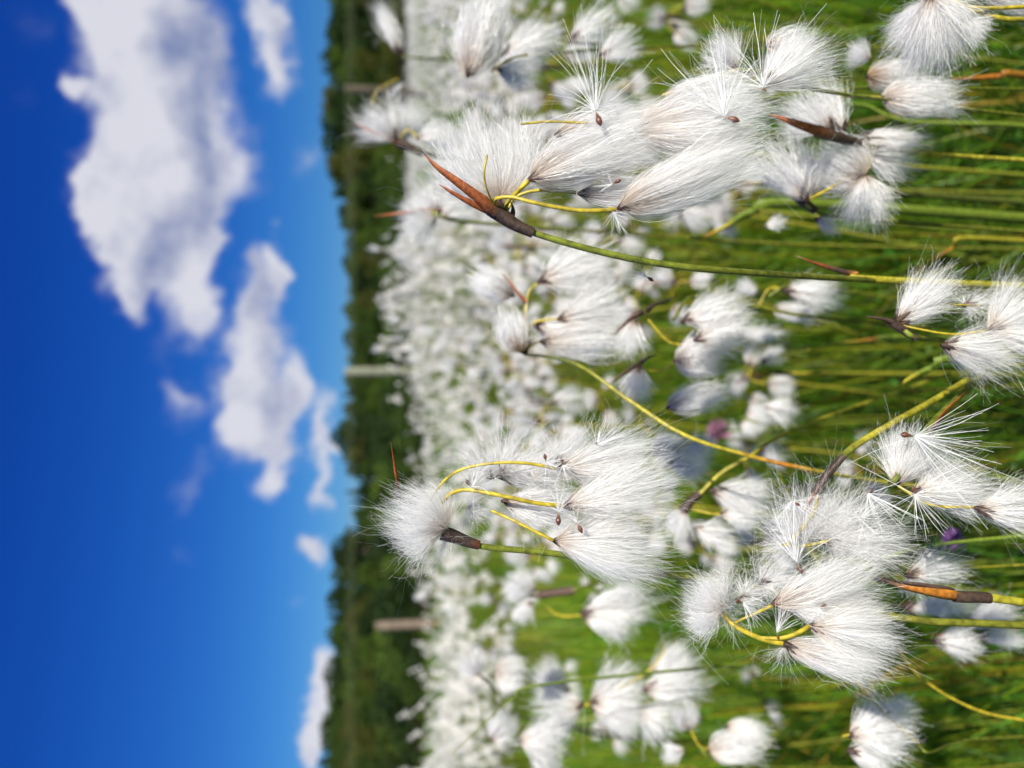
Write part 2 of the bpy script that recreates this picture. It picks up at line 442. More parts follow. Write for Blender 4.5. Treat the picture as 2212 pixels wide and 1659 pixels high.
plant_from_pixels(
    "grey shaded cottongrass head on a dark forked bract by the largest head's stem", 0.205,
    stem=[(1945, 705), (1975, 728), (2040, 735, .02), (2212, 750, .06)], stem_r=7,
    sheath=([(1925, 695), (1950, 712), (1978, 730)], 11, 8),
    bracts=[([(1940, 702), (1910, 690), (1870, 683)], 15, C((0, C_DARK), (1, C_DARK * 2.4))),
            ([(1940, 705, -.001), (1932, 690, -.002), (1935, 672, -.002)], 11, C((0, C_DARK), (1, C_DARK * 2.4)))],
    peds=[([(1940, 700), (1990, 712, -.002), (2060, 722, -.002), (2130, 715, -.001)], 3), ([(1960, 705), (2000, 660, .003), (2120, 660, .003)], 2.5)],
    tufts=[(1937, 695, 2048, 590, 52, "fan", .0, .0, 900, dict(droop=.02)),
           (1945, 700, 2040, 660, 25, "fan", .0, .0, 300),
           (2035, 745, 2190, 775, 62, "fan", -.002, 0, 1100, dict(scales=11)),
           (2135, 714, 2260, 665, 85, "fan", 0, 0, 1200, dict(scales=11)),
           (2080, 660, 2190, 640, 45, "wisp", .004, .004, 300, dict(scales=9))])

plant_from_pixels(
    "fluffy cottongrass head hanging from a yellow forked stalk in the nearest corner", 0.21,
    stem=[(2020, -20), (2100, 22), (2165, 40), (2212, 42, .002), (2330, 40, .01)], stem_r=6, stem_col=C((0, C_PED), (1, C_STEM)),
    peds=[([(2030, 0), (2070, 10, -.002), (2130, 18, -.002), (2260, 12)], 5)],
    bracts=[([(2020, -20), (1990, 12), (1975, 40)], 12)],
    tufts=[(2012, -5, 2045, 150, 95, "fan", -.002, -.002, 1700, dict(droop=.0)),
           (2005, 0, 1925, 85, 45, "fan", 0, 0, 600, dict(droop=0)),
           (2080, 50, 2118, 88, 35, "fan", 0, 0, 500, dict(scales=0)),
           (2130, -20, 2260, 10, 40, "drop", .003, .003, 500)])

plant_from_pixels(
    "soft cottongrass head pierced by a straight orange-brown bract, below the largest head", 0.255,
    stem=[(1820, 300), (1870, 312), (1980, 330, .01), (2212, 346, .03)], stem_r=6.5, stem_col=C((0, YEL), (.3, YEL), (1, C_STEM)),
    sheath=([(1765, 283, -.010), (1810, 297, -.008), (1856, 309, -.003)], 13, 9),
    bracts=[([(1805, 294, -.010), (1745, 275, -.016), (1700, 260, -.018), (1658, 246, -.018)], 24, C((0, C_DARK * 2), (.3, C_RUST * 1.2), (1, C_RUST * 1.4)))],
    peds=[([(1850, 306), (1870, 350, .002), (1800, 402, .0), (1745, 432, -.002)], 5), ([(1860, 320), (1880, 350), (1868, 384)], 4)],
    tufts=[(1800, 282, 1715, 190, 70, "fan", 0, 0, 800, dict(droop=0, locks=8, curl=.12)),
           (1822, 288, 1795, 170, 42, "fan", 0, 0, 450, dict(droop=0, locks=5, curl=.14)),
           (1745, 434, 1668, 300, 66, "fan", -.002, 0, 900, dict(droop=0, locks=10, curl=.13)), (1750, 420, 1790, 330, 40, "fan", .002, 0, 450, dict(droop=0, curl=.14)),
           (1865, 385, 1770, 330, 60, "drop", 0, 0, 900, dict(droop=0)),
           (1850, 300, 1985, 300, 26, "drop", .0, 0, 500),
           (1855, 330, 1975, 360, 50, "fan", .004, .004, 700),
           (1868, 378, 1900, 490, 70, "fan", -.002, -.002, 1000, dict(droop=0))], dens=.8, wpx=.75)

plant_from_pixels(
    "cottongrass head with a rusty bract and dark sheath just below the soft pierced head", 0.27,
    stem=[(1725, 425), (1760, 455), (1840, 470, .02), (2212, 500, .07)], stem_r=6,
    sheath=([(1718, 420), (1740, 440), (1762, 456)], 12, 9),
    bracts=[([(1730, 432), (1705, 408), (1678, 388)], 16)],
    tufts=[(1760, 470, 1810, 500, 25, "fan", .01, .01, 250), (1650, 490, 1700, 480, 20, "fan", .03, .03, 200)], dens=.8, wpx=.75)

plant_from_pixels(
    "single plump cottongrass tuft on a thin ochre stalk below the corner head", 0.25,
    stem=[(1822, 207, .002), (1830, 196, .010), (1900, 188, .02), (2212, 192, .05)], stem_r=3.5,
    peds=[([(1820, 207), (1860, 209), (1902, 212)], 6)],
    tufts=[(1902, 212, 2055, 215, 48, "drop", 0, 0, 1000), (1872, 165, 1985, 160, 42, "drop", .012, .012, 600, dict(tan=2)),
           (1880, 130, 1830, 100, 40, "fan", .02, .02, 500)], dens=.8, wpx=.75)

plant_from_pixels(
    "spent cottongrass head spraying stiff bristles beside the largest head's tip", 0.195,
    stem=[(1590, 150, .01), (1650, 160, .014), (1800, 200, .04), (2212, 250, .09)], stem_r=5,
    peds=[([(1430, 205, .004), (1500, 185, .004), (1592, 150, .006)], 4)],
    tufts=[(1648, 188, 1780, 95, 70, "fan", .004, .004, 1100), (1595, 152, 1535, 75, 55, "fan", .012, .012, 700, dict(droop=0)),
           (1655, 100, 1740, 90, 40, "drop", .02, .02, 450), (1500, 240, 1640, 215, 40, "fan", .003, .003, 600)], dens=.9)

plant_from_pixels(
    "half-blurred cottongrass head on a slanting yellow and orange stem between the two sharp heads", 0.30,
    stem=[(1130, 765), (1180, 770), (1255, 792, -.03), (1360, 865, -.04), (1480, 940, -.05), (1620, 985, -.05), (1770, 1018, -.045), (1900, 1040, -.01), (2100, 1060, .03)],
    stem_r=4.4, stem_col=C((0, C_STEM * .8), (.15, C_STEM), (.28, YEL), (.42, YEL), (.5, ORG * .9), (.56, YEL), (.75, YEL), (1, C_STEM)),
    sheath=([(1140, 735), (1135, 750), (1132, 765)], 9, 7),
    peds=[([(1135, 755), (1160, 740), (1175, 735)], 4), ([(1138, 750), (1150, 700), (1205, 688)], 4), ([(1130, 740), (1140, 640), (1160, 612)], 4)],
    tufts=[(1110, 640, 1025, 575, 48, "drop", .01, .01, 700, dict(droop=0)), (1162, 610, 1340, 555, 66, "fan", 0, 0, 900),
           (1205, 690, 1345, 655, 66, "fan", 0, 0, 900), (1168, 738, 1335, 752, 45, "drop", 0, 0, 700),
           (1128, 762, 1085, 670, 45, "drop", -.01, -.01, 600, dict(tan=2, droop=0)), (1150, 700, 1290, 720, 50, "fan", .01, .01, 600)],
    bracts=[([(1140, 660), (1120, 635), (1085, 590)], 16)], dens=.7, wpx=.85)

plant_from_pixels(
    "three-tufted half-blurred cottongrass head with a dark claw-like bract below the slanting stem's head", 0.29,
    stem=[(1455, 690), (1500, 640, .02), (1620, 660, .03), (1800, 690, .04), (2212, 720, .06)], stem_r=5,
    peds=[([(1400, 690), (1440, 735), (1470, 745)], 4), ([(1400, 800), (1430, 800), (1460, 780)], 4)],
    bracts=[([(1395, 672), (1420, 655), (1465, 640)], 13, C((0, C_DARK), (1, C_DARK))), ([(1390, 672), (1360, 690), (1325, 725)], 17, C((0, C_DARK), (1, C_RUST * .5))),
            ([(1385, 785), (1350, 805), (1312, 832)], 13, C((0, C_DARK), (1, C_RUST * .5))), ([(1380, 785), (1400, 772), (1420, 768)], 12, C((0, C_DARK), (1, C_DARK)))],
    tufts=[(1472, 695, 1610, 650, 52, "fan", 0, 0, 900), (1500, 735, 1620, 700, 55, "fan", -.004, -.004, 800), (1456, 780, 1560, 770, 50, "drop", 0, 0, 800),
           (1440, 880, 1560, 850, 40, "drop", .0, .0, 700), (1375, 690, 1345, 770, 38, "fan", 0, 0, 500, dict(tan=2, droop=0)),
           (1385, 790, 1365, 875, 40, "fan", 0, 0, 500, dict(tan=2, droop=0)), (1470, 745, 1570, 745, 50, "fan", .01, .01, 600)], dens=.7, wpx=.85)

plant_from_pixels(
    "half-blurred cottongrass head on a stem slanting the opposite way, below the shaggy head", 0.30,
    stem=[(1480, 1095), (1510, 1068), (1560, 1020), (1620, 985), (1700, 935, .02), (1900, 860, .06)], stem_r=5, stem_col=C((0, C_DARK), (.2, YEL), (1, C_STEM)),
    sheath=([(1475, 1105), (1490, 1085), (1512, 1066)], 12, 9),
    peds=[([(1490, 1100), (1540, 1110), (1555, 1110)], 4)],
    tufts=[(1535, 1060, 1665, 1080, 52, "fan", 0, 0, 900), (1485, 1098, 1435, 1155, 36, "fan", .0, .0, 500, dict(droop=0, tan=2)), (1500, 1140, 1575, 1165, 40, "fan", 0, 0, 600),
           (1555, 1110, 1640, 1120, 40, "fan", 0, 0, 500)], dens=.7, wpx=.85)

plant_from_pixels(
    "blurred cottongrass head with a long brown bract rising against the dark trees", 0.40,
    stem=[(880, 315), (912, 330), (1000, 345, .02), (1300, 370, .05)], stem_r=5.5,
    sheath=([(860, 308), (885, 318), (914, 331)], 11, 8),
    bracts=[([(875, 315), (840, 300), (800, 283), (762, 263)], 16)],
    peds=[([(860, 308), (880, 280), (905, 300)], 3.5), ([(860, 170, .1), (815, 195, .1), (805, 225, .1)], 3)],
    tufts=[(858, 305, 800, 220, 62, "fan", 0, 0, 700, dict(droop=0)), (862, 300, 905, 240, 45, "fan", .02, .02, 500), (900, 300, 980, 285, 40, "fan", 0, 0, 450),
           (860, 200, 850, 190, 25, "fan", .1, .1, 200)], dens=.7, wpx=1.0)

plant_from_pixels(
    "blurred cottongrass head with a straight orange bract, beside the largest head's bracts", 0.38,
    stem=[(930, 455), (960, 470), (1020, 480, .02), (1300, 500, .05)], stem_r=5,
    bracts=[([(955, 455), (900, 457), (850, 463), (805, 467)], 14)],
    tufts=[(945, 462, 870, 505, 60, "fan", 0, 0, 600, dict(droop=0)), (950, 460, 890, 410, 50, "fan", .03, .03, 500, dict(droop=0)), (960, 470, 1000, 430, 45, "fan", .03, .03, 450)], dens=.7, wpx=1.0)

plant_from_pixels(
    "large out-of-focus cottongrass head leaning beside the long brown bract, topmost of the field", 0.32,
    stem=[(1065, 150), (1120, 125, .02), (1250, 110, .05), (1500, 100, .1)], stem_r=5, peds=[([(1060, 155), (1100, 128), (1140, 118)], 4)],
    tufts=[(1010, 165, 1070, -10, 52, "drop", -.02, -.02, 900, dict(droop=0)), (1065, 150, 1160, 140, 60, "fan", .02, .02, 600), (1085, 120, 1200, 60, 60, "fan", .03, .03, 600),
           (1075, 150, 1140, 175, 30, "fan", 0, 0, 400), (1290, 120, 1380, 90, 45, "fan", .02, .02, 500), (1230, 90, 1330, 30, 55, "fan", .04, .04, 500)], dens=.7, wpx=1.0)

plant_from_pixels(
    "slim grey cottongrass wisp standing up against the trees in the upper corner of the field", 0.55,
    stem=[(868, 120), (900, 125), (1000, 130, .05)], stem_r=3,
    tufts=[(868, 120, 818, 15, 14, "drop", 0, 0, 350, dict(droop=0))], dens=.8, wpx=1.2)

plant_from_pixels(
    "small half-blurred cottongrass pair beside the largest head's stem", 0.36,
    stem=[(1660, 640), (1700, 615), (1740, 612, .02), (1900, 640, .05)], stem_r=4, peds=[([(1640, 660), (1660, 625), (1695, 622)], 3.5)],
    tufts=[(1692, 628, 1810, 640, 40, "fan", 0, 0, 600), (1668, 668, 1750, 678, 22, "drop", 0, 0, 450), (1635, 640, 1600, 600, 22, "fan", .05, .05, 300, dict(droop=0)), (1590, 720, 1690, 730, 24, "fan", .1, .1, 350)], dens=.7, wpx=1.0)

plant_from_pixels(
    "blurred cottongrass head with a purple-brown bract behind the shaggy head", 0.42,
    stem=[(1225, 1280), (1260, 1268), (1350, 1250, .03), (1500, 1240, .08)], stem_r=4.5,
    sheath=([(1165, 1285), (1200, 1280), (1240, 1275)], 9, 9, C((0, C_DARK * 2), (1, C_DARK * 3))), bracts=[([(1190, 1282), (1150, 1288), (1105, 1292)], 12, C((0, C_DARK * 2), (1, C_RUST)))],
    peds=[([(1180, 1310), (1210, 1330), (1255, 1330)], 3.5)],
    tufts=[(1160, 1275, 1085, 1255, 42, "fan", 0, 0, 500, dict(droop=0)), (1255, 1325, 1400, 1290, 52, "fan", 0, 0, 700), (1260, 1335, 1370, 1340, 45, "fan", 0, 0, 600), (1150, 1300, 1110, 1345, 30, "fan", .05, .05, 350)], dens=.7, wpx=1.1)

plant_from_pixels(
    "wide blurred cottongrass head beside the low sharp head, facing the lower edge of the field", 0.42,
    stem=[(1260, 1520), (1230, 1560, .02), (1300, 1590, .05), (1500, 1600, .1)], stem_r=4.5,
    peds=[([(1250, 1525), (1270, 1522), (1300, 1520)], 4), ([(1330, 1490), (1400, 1450), (1440, 1400)], 3)],
    tufts=[(1275, 1520, 1395, 1480, 62, "fan", 0, 0, 800), (1280, 1530, 1380, 1560, 50, "fan", 0, 0, 700), (1260, 1520, 1150, 1560, 60, "fan", 0, 0, 700), (1230, 1500, 1150, 1450, 55, "fan", .02, .02, 600, dict(droop=0)),
           (1390, 1490, 1520, 1480, 60, "fan", 0, 0, 800), (1380, 1540, 1450, 1570, 50, "fan", 0, 0, 600), (1400, 1450, 1500, 1420, 50, "fan", .02, .02, 500)], dens=.7, wpx=1.1)

plant_from_pixels(
    "blurred cottongrass head with a slanting dark bract near the white belt's lower corner", 0.40,
    stem=[(1040, 1462), (1060, 1480, .01), (1100, 1540, .03), (1300, 1580, .08)], stem_r=4, bracts=[([(1040, 1465), (1022, 1440), (1010, 1410)], 10)],
    tufts=[(1038, 1460, 1005, 1410, 36, "fan", 0, 0, 400, dict(droop=0)), (1070, 1450, 1130, 1455, 40, "drop", -.01, -.01, 600), (1060, 1600, 1100, 1540, 45, "fan", 0, 0, 450, dict(tan=2)), (1120, 1600, 1220, 1600, 55, "fan", .0, .0, 700), (1150, 1620, 1200, 1670, 40, "fan", 0, 0, 400)], dens=.7, wpx=1.1)

plant_from_pixels(
    "small blurred cottongrass with two white petal-like tufts at the photo's lower edge", 0.38,
    stem=[(1510, 1610), (1540, 1640), (1620, 1655, .02), (1900, 1660, .06)], stem_r=4, peds=[([(1490, 1570), (1510, 1610), (1540, 1620)], 4)],
    tufts=[(1490, 1575, 1470, 1520, 32, "drop", 0, 0, 500, dict(droop=0)), (1530, 1620, 1640, 1605, 38, "drop", 0, 0, 600), (1570, 1570, 1650, 1590, 26, "drop", 0, 0, 450), (1480, 1620, 1430, 1640, 30, "fan", 0, 0, 350)], dens=.7, wpx=1.1)

plant_from_pixels(
    "soft grey-white cottongrass head low among the grass near the lower corner", 0.27,
    stem=[(1985, 1610), (2010, 1625), (2080, 1600, .03), (2212, 1590, .05)], stem_r=4,
    peds=[([(1850, 1470), (1900, 1530), (1990, 1612)], 3), ([(1820, 1590), (1845, 1585)], 3)],
    tufts=[(1835, 1590, 1965, 1560, 66, "fan", 0, 0, 900, dict(droop=.0)), (1830, 1620, 1930, 1650, 40, "fan", .01, .01, 500), (1900, 1540, 1980, 1540, 40, "fan", .01, .01, 500)], dens=.7, wpx=.9)

plant_from_pixels(
    "half-blurred cottongrass head low beside the bare green stem under the orange leaf sheath", 0.30,
    stem=[(2010, 1380), (2040, 1350), (2100, 1340, .02), (2300, 1330, .04)], stem_r=4, bracts=[([(2050, 1385), (2030, 1372), (2005, 1372)], 9)],
    peds=[([(1945, 1405), (1980, 1455), (2050, 1505), (2130, 1540), (2212, 1556)], 4.5)],
    tufts=[(2015, 1385, 2110, 1395, 42, "fan", 0, 0, 700), (2080, 1350, 2200, 1330, 36, "fan", .01, .01, 600), (2110, 1375, 2212, 1380, 24, "fan", .02, .02, 400), (1950, 1310, 2100, 1320, 36, "fan", .04, .04, 500)], dens=.7, wpx=.9)

plant_from_pixels(
    "translucent drab cottongrass tuft hanging between the flower of purple clover and the orange sheath", 0.22,
    stem=[(1965, 1240, .02), (2040, 1230, .03), (2212, 1220, .06)], stem_r=4, stem_col=C((0, YEL), (1, C_STEM)),
    tufts=[(1955, 1245, 2085, 1215, 55, "fan", .01, .01, 420, dict(tan=2.5)), (1960, 1240, 1990, 1290, 35, "fan", .01, .01, 200)], dens=.8, wpx=.8)

plant_from_pixels(
    "pair of small blurred cottongrass tufts beside the pink clover", 0.5,
    stem=[(1600, 900), (1650, 915), (1720, 905, .05), (1900, 900, .1)], stem_r=3, tufts=[(1650, 880, 1715, 885, 30, "fan", 0, 0, 500), (1610, 890, 1665, 905, 28, "fan", 0, 0, 450), (1600, 910, 1640, 935, 22, "fan", 0, 0, 300)], dens=.7, wpx=1.2)

plant_from_pixels(
    "blurred white cottongrass head between the shaggy head and the slanting stem", 0.42,
    stem=[(1430, 985), (1480, 960), (1560, 950, .05), (1800, 960, .1)], stem_r=3.5, tufts=[(1405, 975, 1480, 960, 35, "drop", 0, 0, 500), (1440, 990, 1520, 1020, 40, "fan", 0, 0, 550), (1470, 975, 1540, 985, 45, "fan", .03, .03, 500)], dens=.7, wpx=1.1)

# ------------------------------------------------------------------ loose seeds caught on the heads
def seed(cx, cy, ax, ay, d, dirs, n, length, label, spread=0.9):
    """achene from (cx,cy) to (ax,ay); bristles around direction dirs (pixels)"""
    px = d / F_PX
    c = P(cx, cy, d); a = P(ax, ay, d - 0.0006)
    root = empty("cottongrass_seed", c)
    tag(root, label, "loose seed", "loose seeds caught on the cotton heads")
    g = Geo(); t = np.linspace(0, 1, 9)
    pth = c[None] * (1 - t[:, None]) + a[None] * t[:, None]
    L = np.linalg.norm(a - c)
    v, f = tube(pth, L * (0.03 + 0.17 * np.sin(math.pi * t ** 1.6) ** 1.2), 7)
    g.add(v, f, band_colors(9, C((0, (.35, .25, .15)), (.3, (.16, .06, .035)), (1, (.10, .035, .022))), 7))
    g.build("achene", M_SEED, root, c, True)
    rng = RNG
    dd = unit(-UP * dirs[0] - RT * dirs[1])
    w = unit(dd[None] + rng.normal(0, spread * 0.62, (n, 3)))
    S = 7; tt = np.linspace(0, 1, S)[None, :, None]
    ln = rng.uniform(0.6, 1.05, n)[:, None, None] * length * px
    path = c + w[:, None] * ln * tt + (rng.normal(0, 0.13, (n, 3))[:, None] * ln * tt ** 2.2) + np.sin(tt * rng.uniform(4, 9, (n, 1, 1)) + rng.uniform(0, 6, (n, 1, 1))) * unit(rng.normal(size=(n, 3)))[:, None] * ln * 0.025 * tt
    side = unit(np.cross(unit(np.gradient(path, axis=1)), unit(rng.normal(size=(n, 3)))[:, None]))
    v, f = ribbons(path, np.broadcast_to(1.05 * px * (1 - .5 * tt[..., 0] ** 1.5), (n, S)), side)
    Geo().add(v, f, C_WHITE).build("bristles", M_FLUFF, root, c)

SEEDS = [
 (1287, 240, 1298, 272, .168, (-.25, -1), 75, 180, "brown seed spraying bristles skyward on the largest head's middle tuft", .8),
 (1565, 252, 1598, 262, .168, (-.4, -1), 60, 175, "reddish seed with bristles on the largest head's end tuft", .55),
 (1649, 188, 1655, 198, .185, (.0, -.6), 75, 165, "round starburst of bristles from a pale seed beyond the largest head's tip", 1.4),
 (1325, 458, 1340, 458, .171, (.1, 1), 45, 70, "seed with bristles hanging below the largest head's lowest tuft", .9),
 (1322, 398, 1342, 388, .170, (-.7, .3), 18, 40, "small pale seed lying on the largest head's lower tuft", .9),
 (1395, 597, 1412, 607, .21, (-.4, -.2), 26, 40, "lone tiny seed floating beside the largest head's stem", 1.3),
 (1018, 1052, 1006, 1036, .17, (.2, -.2), 40, 70, "seed just under the shaggy head's top puff", 1.2),
 (1180, 998, 1176, 980, .168, (.5, .3), 35, 60, "first of two seeds standing beside the shaggy head's arching stalk", 1.1),
 (1216, 1006, 1212, 988, .169, (.5, .3), 35, 60, "darker of two seeds standing beside the shaggy head's arching stalk", 1.1),
 (1207, 1105, 1206, 1136, .166, (.2, -.8), 30, 60, "red-brown seed hanging under the shaggy head's central stalk", .9),
 (1246, 1128, 1258, 1152, .167, (-.2, -.8), 30, 60, "speckled seed on the shaggy head's lower tuft", .9),
 (1290, 962, 1287, 955, .173, (.4, -.5), 60, 80, "pale seed centre among the shaggy head's topmost hairs", 1.3),
 (1722, 1216, 1733, 1240, .176, (-.2, -.9), 55, 150, "glossy seed fanning long bristles over the dishevelled head", .6),
 (1712, 1082, 1728, 1092, .184, (.0, .2), 50, 85, "starburst seed at the dishevelled head's edge", 1.4),
 (1605, 1302, 1585, 1295, .174, (.6, .6), 30, 70, "reddish seed on the low sharp head beside its top puff", .6),
 (1770, 1312, 1786, 1305, .174, (-.4, .5), 24, 60, "orange seed on the low sharp head's upper tuft", .8),
 (1678, 1366, 1682, 1382, .173, (.3, -.9), 24, 75, "brown seed hanging at the low sharp head's stalk fork", .6),
 (1875, 1066, 1888, 1058, .184, (.3, .5), 40, 110, "curled brown seed with bristles reaching toward the purple clover", .8),
 (1975, 942, 1945, 938, .182, (.8, .3), 70, 190, "dark seed with very long combed bristles on the head near the shady edge", .6),
 (1976, 1068, 1970, 1050, .180, (.4, .3), 60, 120, "dark seed with bristles between the two tufts near the shady edge", 1.2),
 (1855, 1120, 1862, 1116, .185, (.2, -.1), 60, 80, "pale starburst without visible seed coat on the dishevelled head", 1.5),
]
for s in SEEDS: seed(*s)

# ------------------------------------------------------------------ single leaves standing in the grass
def leaf(pts, d, w, stops, label):
    p3 = [P(q[0], q[1], d + (q[2] if len(q) > 2 else 0)) for q in pts]
    g0 = ground_point(p3[-1]) + np.array([0, .02, 0])
    p3 += [0.5 * (p3[-1] + g0) + np.array([0, 0, .01]), g0]
    pth = spline(p3[::-1], 26)
    g = Geo(); v, f = blade(pth, w * d / F_PX, RT * .75 - FW * .5)
    g.add(v, f, band_colors(26, stops, 6))
    o = g.build("sedge_leaf", M_BRACT, None, g0, True); o.location = g0
    tag(o, label, "sedge leaf", "coloured leaves standing in the grass")
GR = np.array([.16, .22, .025])
leaf([(1520, 512), (1570, 488), (1625, 458), (1720, 440)], .36, 26, C((0, GR), (.74, GR), (.79, YEL), (.89, YEL * 1.1), (.93, ORG), (1, ORG)), "broad yellow leaf with an orange tip, below the largest head's stem end")
leaf([(1935, 838), (1965, 818), (2010, 798), (2090, 775)], .30, 26, C((0, GR), (.68, GR), (.75, YEL), (.88, YEL * 1.15), (.94, ORG), (1, ORG * .8)), "yellow and orange folded leaf beside the shaded grey head")
leaf([(1720, 553), (1780, 575), (1850, 594), (1940, 608)], .235, 20, C((0, GR), (.45, YEL), (.58, ORG), (.66, C_DARK), (.74, C_DARK * 1.5), (.8, C_RUST * .8), (.95, C_RUST), (1, (.5, .35, .25))), "rust-red leaf with a pale frayed tip over the largest head's stem")
leaf([(2022, 555), (2060, 535), (2100, 515)], .38, 14, C((0, GR), (.6, YEL), (.85, ORG), (1, (.5, .3, .2))), "short ochre leaf tip in the grass beyond the shaded grey head")
leaf([(2050, 170), (2110, 168), (2160, 165), (2212, 163)], .33, 18, C((0, GR), (.5, ORG * .7), (.8, ORG), (.95, ORG), (1, (.6, .4, .3))), "orange-brown leaf pointing up under the plump single tuft")
leaf([(1570, 396), (1640, 396), (1700, 400)], .40, 15, C((0, GR), (.6, C_DARK), (.75, YEL), (.9, ORG * .8), (1, C_RUST)), "ochre leaf with a dark joint behind the largest head's tip")
leaf([(1620, 810), (1690, 806), (1760, 808)], .50, 13, C((0, GR), (.6, YEL), (.75, C_DARK), (.85, C_RUST), (1, C_RUST * .5)), "rusty leaf with dark tip standing above the pink clover")
leaf([(1690, 770), (1790, 745), (1880, 735), (1960, 728)], .40, 13, C((0, GR), (.5, GR), (.6, ORG), (.7, YEL), (1, GR)), "narrow yellow blade with an orange joint behind the shaded grey head")
leaf([(1440, 250), (1520, 300), (1600, 330)], .42, 10, C((0, GR), (.6, YEL), (1, YEL)), "thin yellow blade half hidden behind the largest head's lower tufts")
leaf([(1760, 240), (1860, 225), (1960, 262), (2212, 272)], .38, 11, C((0, GR), (1, GR * 1.3)), "long narrow green blade passing behind the plump single tuft")
leaf([(1680, 1015), (1790, 1240), (1960, 1190), (2200, 1160)], .27, 13, C((0, GR * 1.3), (.6, GR * 1.4), (1, YEL)), "bright green blade running past the purple clover")
leaf([(1440, 1400), (1520, 1340), (1570, 1300), (1640, 1280)], .40, 12, C((0, GR), (.5, GR), (1, GR * .6)), "dark narrow blade crossing beside the low sharp head's top puff")
leaf([(975, 1630), (1050, 1560), (1110, 1510), (1250, 1470)], .33, 11, C((0, GR), (.6, GR), (1, YEL * .6)), "dark olive blade slanting over the white belt's lower corner")

# ------------------------------------------------------------------ clover flowers
def clover(px, py, d, size, label, colr):
    c = P(px, py, d); g0 = np.array([c[0] * 1.02, c[1] + .03, 0])
    root = empty("clover_flower", g0); tag(root, label, "clover")
    g = Geo(); pth = spline([c, .5 * (c + g0) + np.array([.006, 0, .01]), g0], 16)
    v, f = tube(pth, .0009, 6); g.add(v, f, C_STEM); g.build("stem", M_STEM, root, g0, True)
    g = Geo()
    for i in range(70):
        w = unit(RNG.normal(size=3) + np.array([0, 0, .5])); s = size * RNG.uniform(.75, 1.05)
        b = c + w * size * .25; v, f = blade(spline([b, b + w * s * .45, b + w * s * .8 + np.array([0, 0, .1]) * s], 5), size * .32, np.cross(w, [0.3, .2, .9]), .5)
        g.add(v, f, np.array(colr) * RNG.uniform(.7, 1.3))
    g.build("flower_head", M_PETAL, root, g0, True)
clover(1555, 932, .55, .0095, "pink clover flower, blurred, beside a pair of small cotton tufts", (.38, .18, .27))
clover(2062, 1166, .36, .0058, "purple clover flower half hidden between the shady edge head and the orange sheath", (.26, .12, .34))

# ------------------------------------------------------------------ the field: individual plants, then the mass behind them
def noise2(x, y):
    return (np.sin(x * 2.1 + 1.3 * np.sin(y * 1.7)) + np.sin(y * 2.6 + 0.7 + 1.1 * np.sin(x * 1.3)) + np.sin((x + y) * 4.3 + 2)) / 3

def variant(seed_, n_tufts, nb, w, seg, simple):
    """a cottongrass plant standing at the origin, head 0.30 m up"""
    rng = np.random.default_rng(seed_)
    lean = rng.normal(0, .035, 2)
    top = np.array([lean[0], lean[1], .30])
    stem_pts = [top, top * np.array([.6, .6, .6]), top * np.array([.15, .15, .25]), np.zeros(3)]
    sp = spline(stem_pts, 12)
    parts = []
    g = Geo(); v, f = tube(sp, np.linspace(.0009, .0013, 12), 5)
    g.add(v, f, band_colors(12, C((0, C_STEM * .9), (.1, YEL * .7), (.5, C_STEM), (1, C_STEM)), 5)); parts.append(("stem", g, M_STEM, []))
    if not simple:
        g = Geo(); a = rng.uniform(0, 6.28); dv = np.array([math.cos(a) * .5, math.sin(a) * .5, 1.0])
        v, f = blade(spline([top - np.array([0, 0, .012]), top + dv * .008, top + dv * rng.uniform(.015, .026)], 7), .0036, np.array([-math.sin(a), math.cos(a), .1]))
        g.add(v, f, band_colors(7, C((0, C_DARK), (.4, C_DARK * 2), (1, C_RUST)), 6)); parts.append(("bract", g, M_BRACT, []))
    for i in range(n_tufts):
        a = 2 * math.pi * i / n_tufts + rng.uniform(-.5, .5); rd = np.array([math.cos(a), math.sin(a), 0])
        up = i == 0
        b = top + (np.array([0, 0, .004]) if up else rd * rng.uniform(.008, .018) + np.array([0, 0, rng.uniform(-.016, .004)]))
        t = b + (np.array([rd[0] * .35, rd[1] * .35, 1]) if up else rd * rng.uniform(.3, .9) + np.array([0, 0, rng.uniform(-1.1, -.4)])) * rng.uniform(.020, .028)
        L = np.linalg.norm(t - b)
        g = Geo().add(*bristles(b, t, L * rng.uniform(.34, .5), nb, w, seg, "fan" if rng.uniform() < .5 else "drop", rng, stray=.04, locks=8))
        sub = []
        if not simple:
            s = Geo(); scale_flakes(s, b, t, L, 5, rng); sub = [("scales", s, M_SCALE)]
            if not up:
                pg = Geo(); v, f = tube(spline([top, (top + b) / 2 + np.array([0, 0, .005]), b], 6), .0006, 5); pg.add(v, f, C_PED)
                parts.append(("peduncle", pg, M_STEM, []))
        parts.append(("tuft", g, M_FLUFF, sub))
    return parts

def make_plant(parts, merged):
    root = empty("cottongrass_plant", (0, 0, 0))
    for nm, g, m, sub in parts:
        o = g.build(nm, m, root, None, nm != "tuft")
        for n2, g2, m2 in sub: g2.build(n2, m2, o, None, True)
    return root

def copy_tree(o, parent=None):
    c = o.copy(); COL.objects.link(c); c.parent = parent
    for ch in list(o.children): copy_tree(ch, c)
    return c

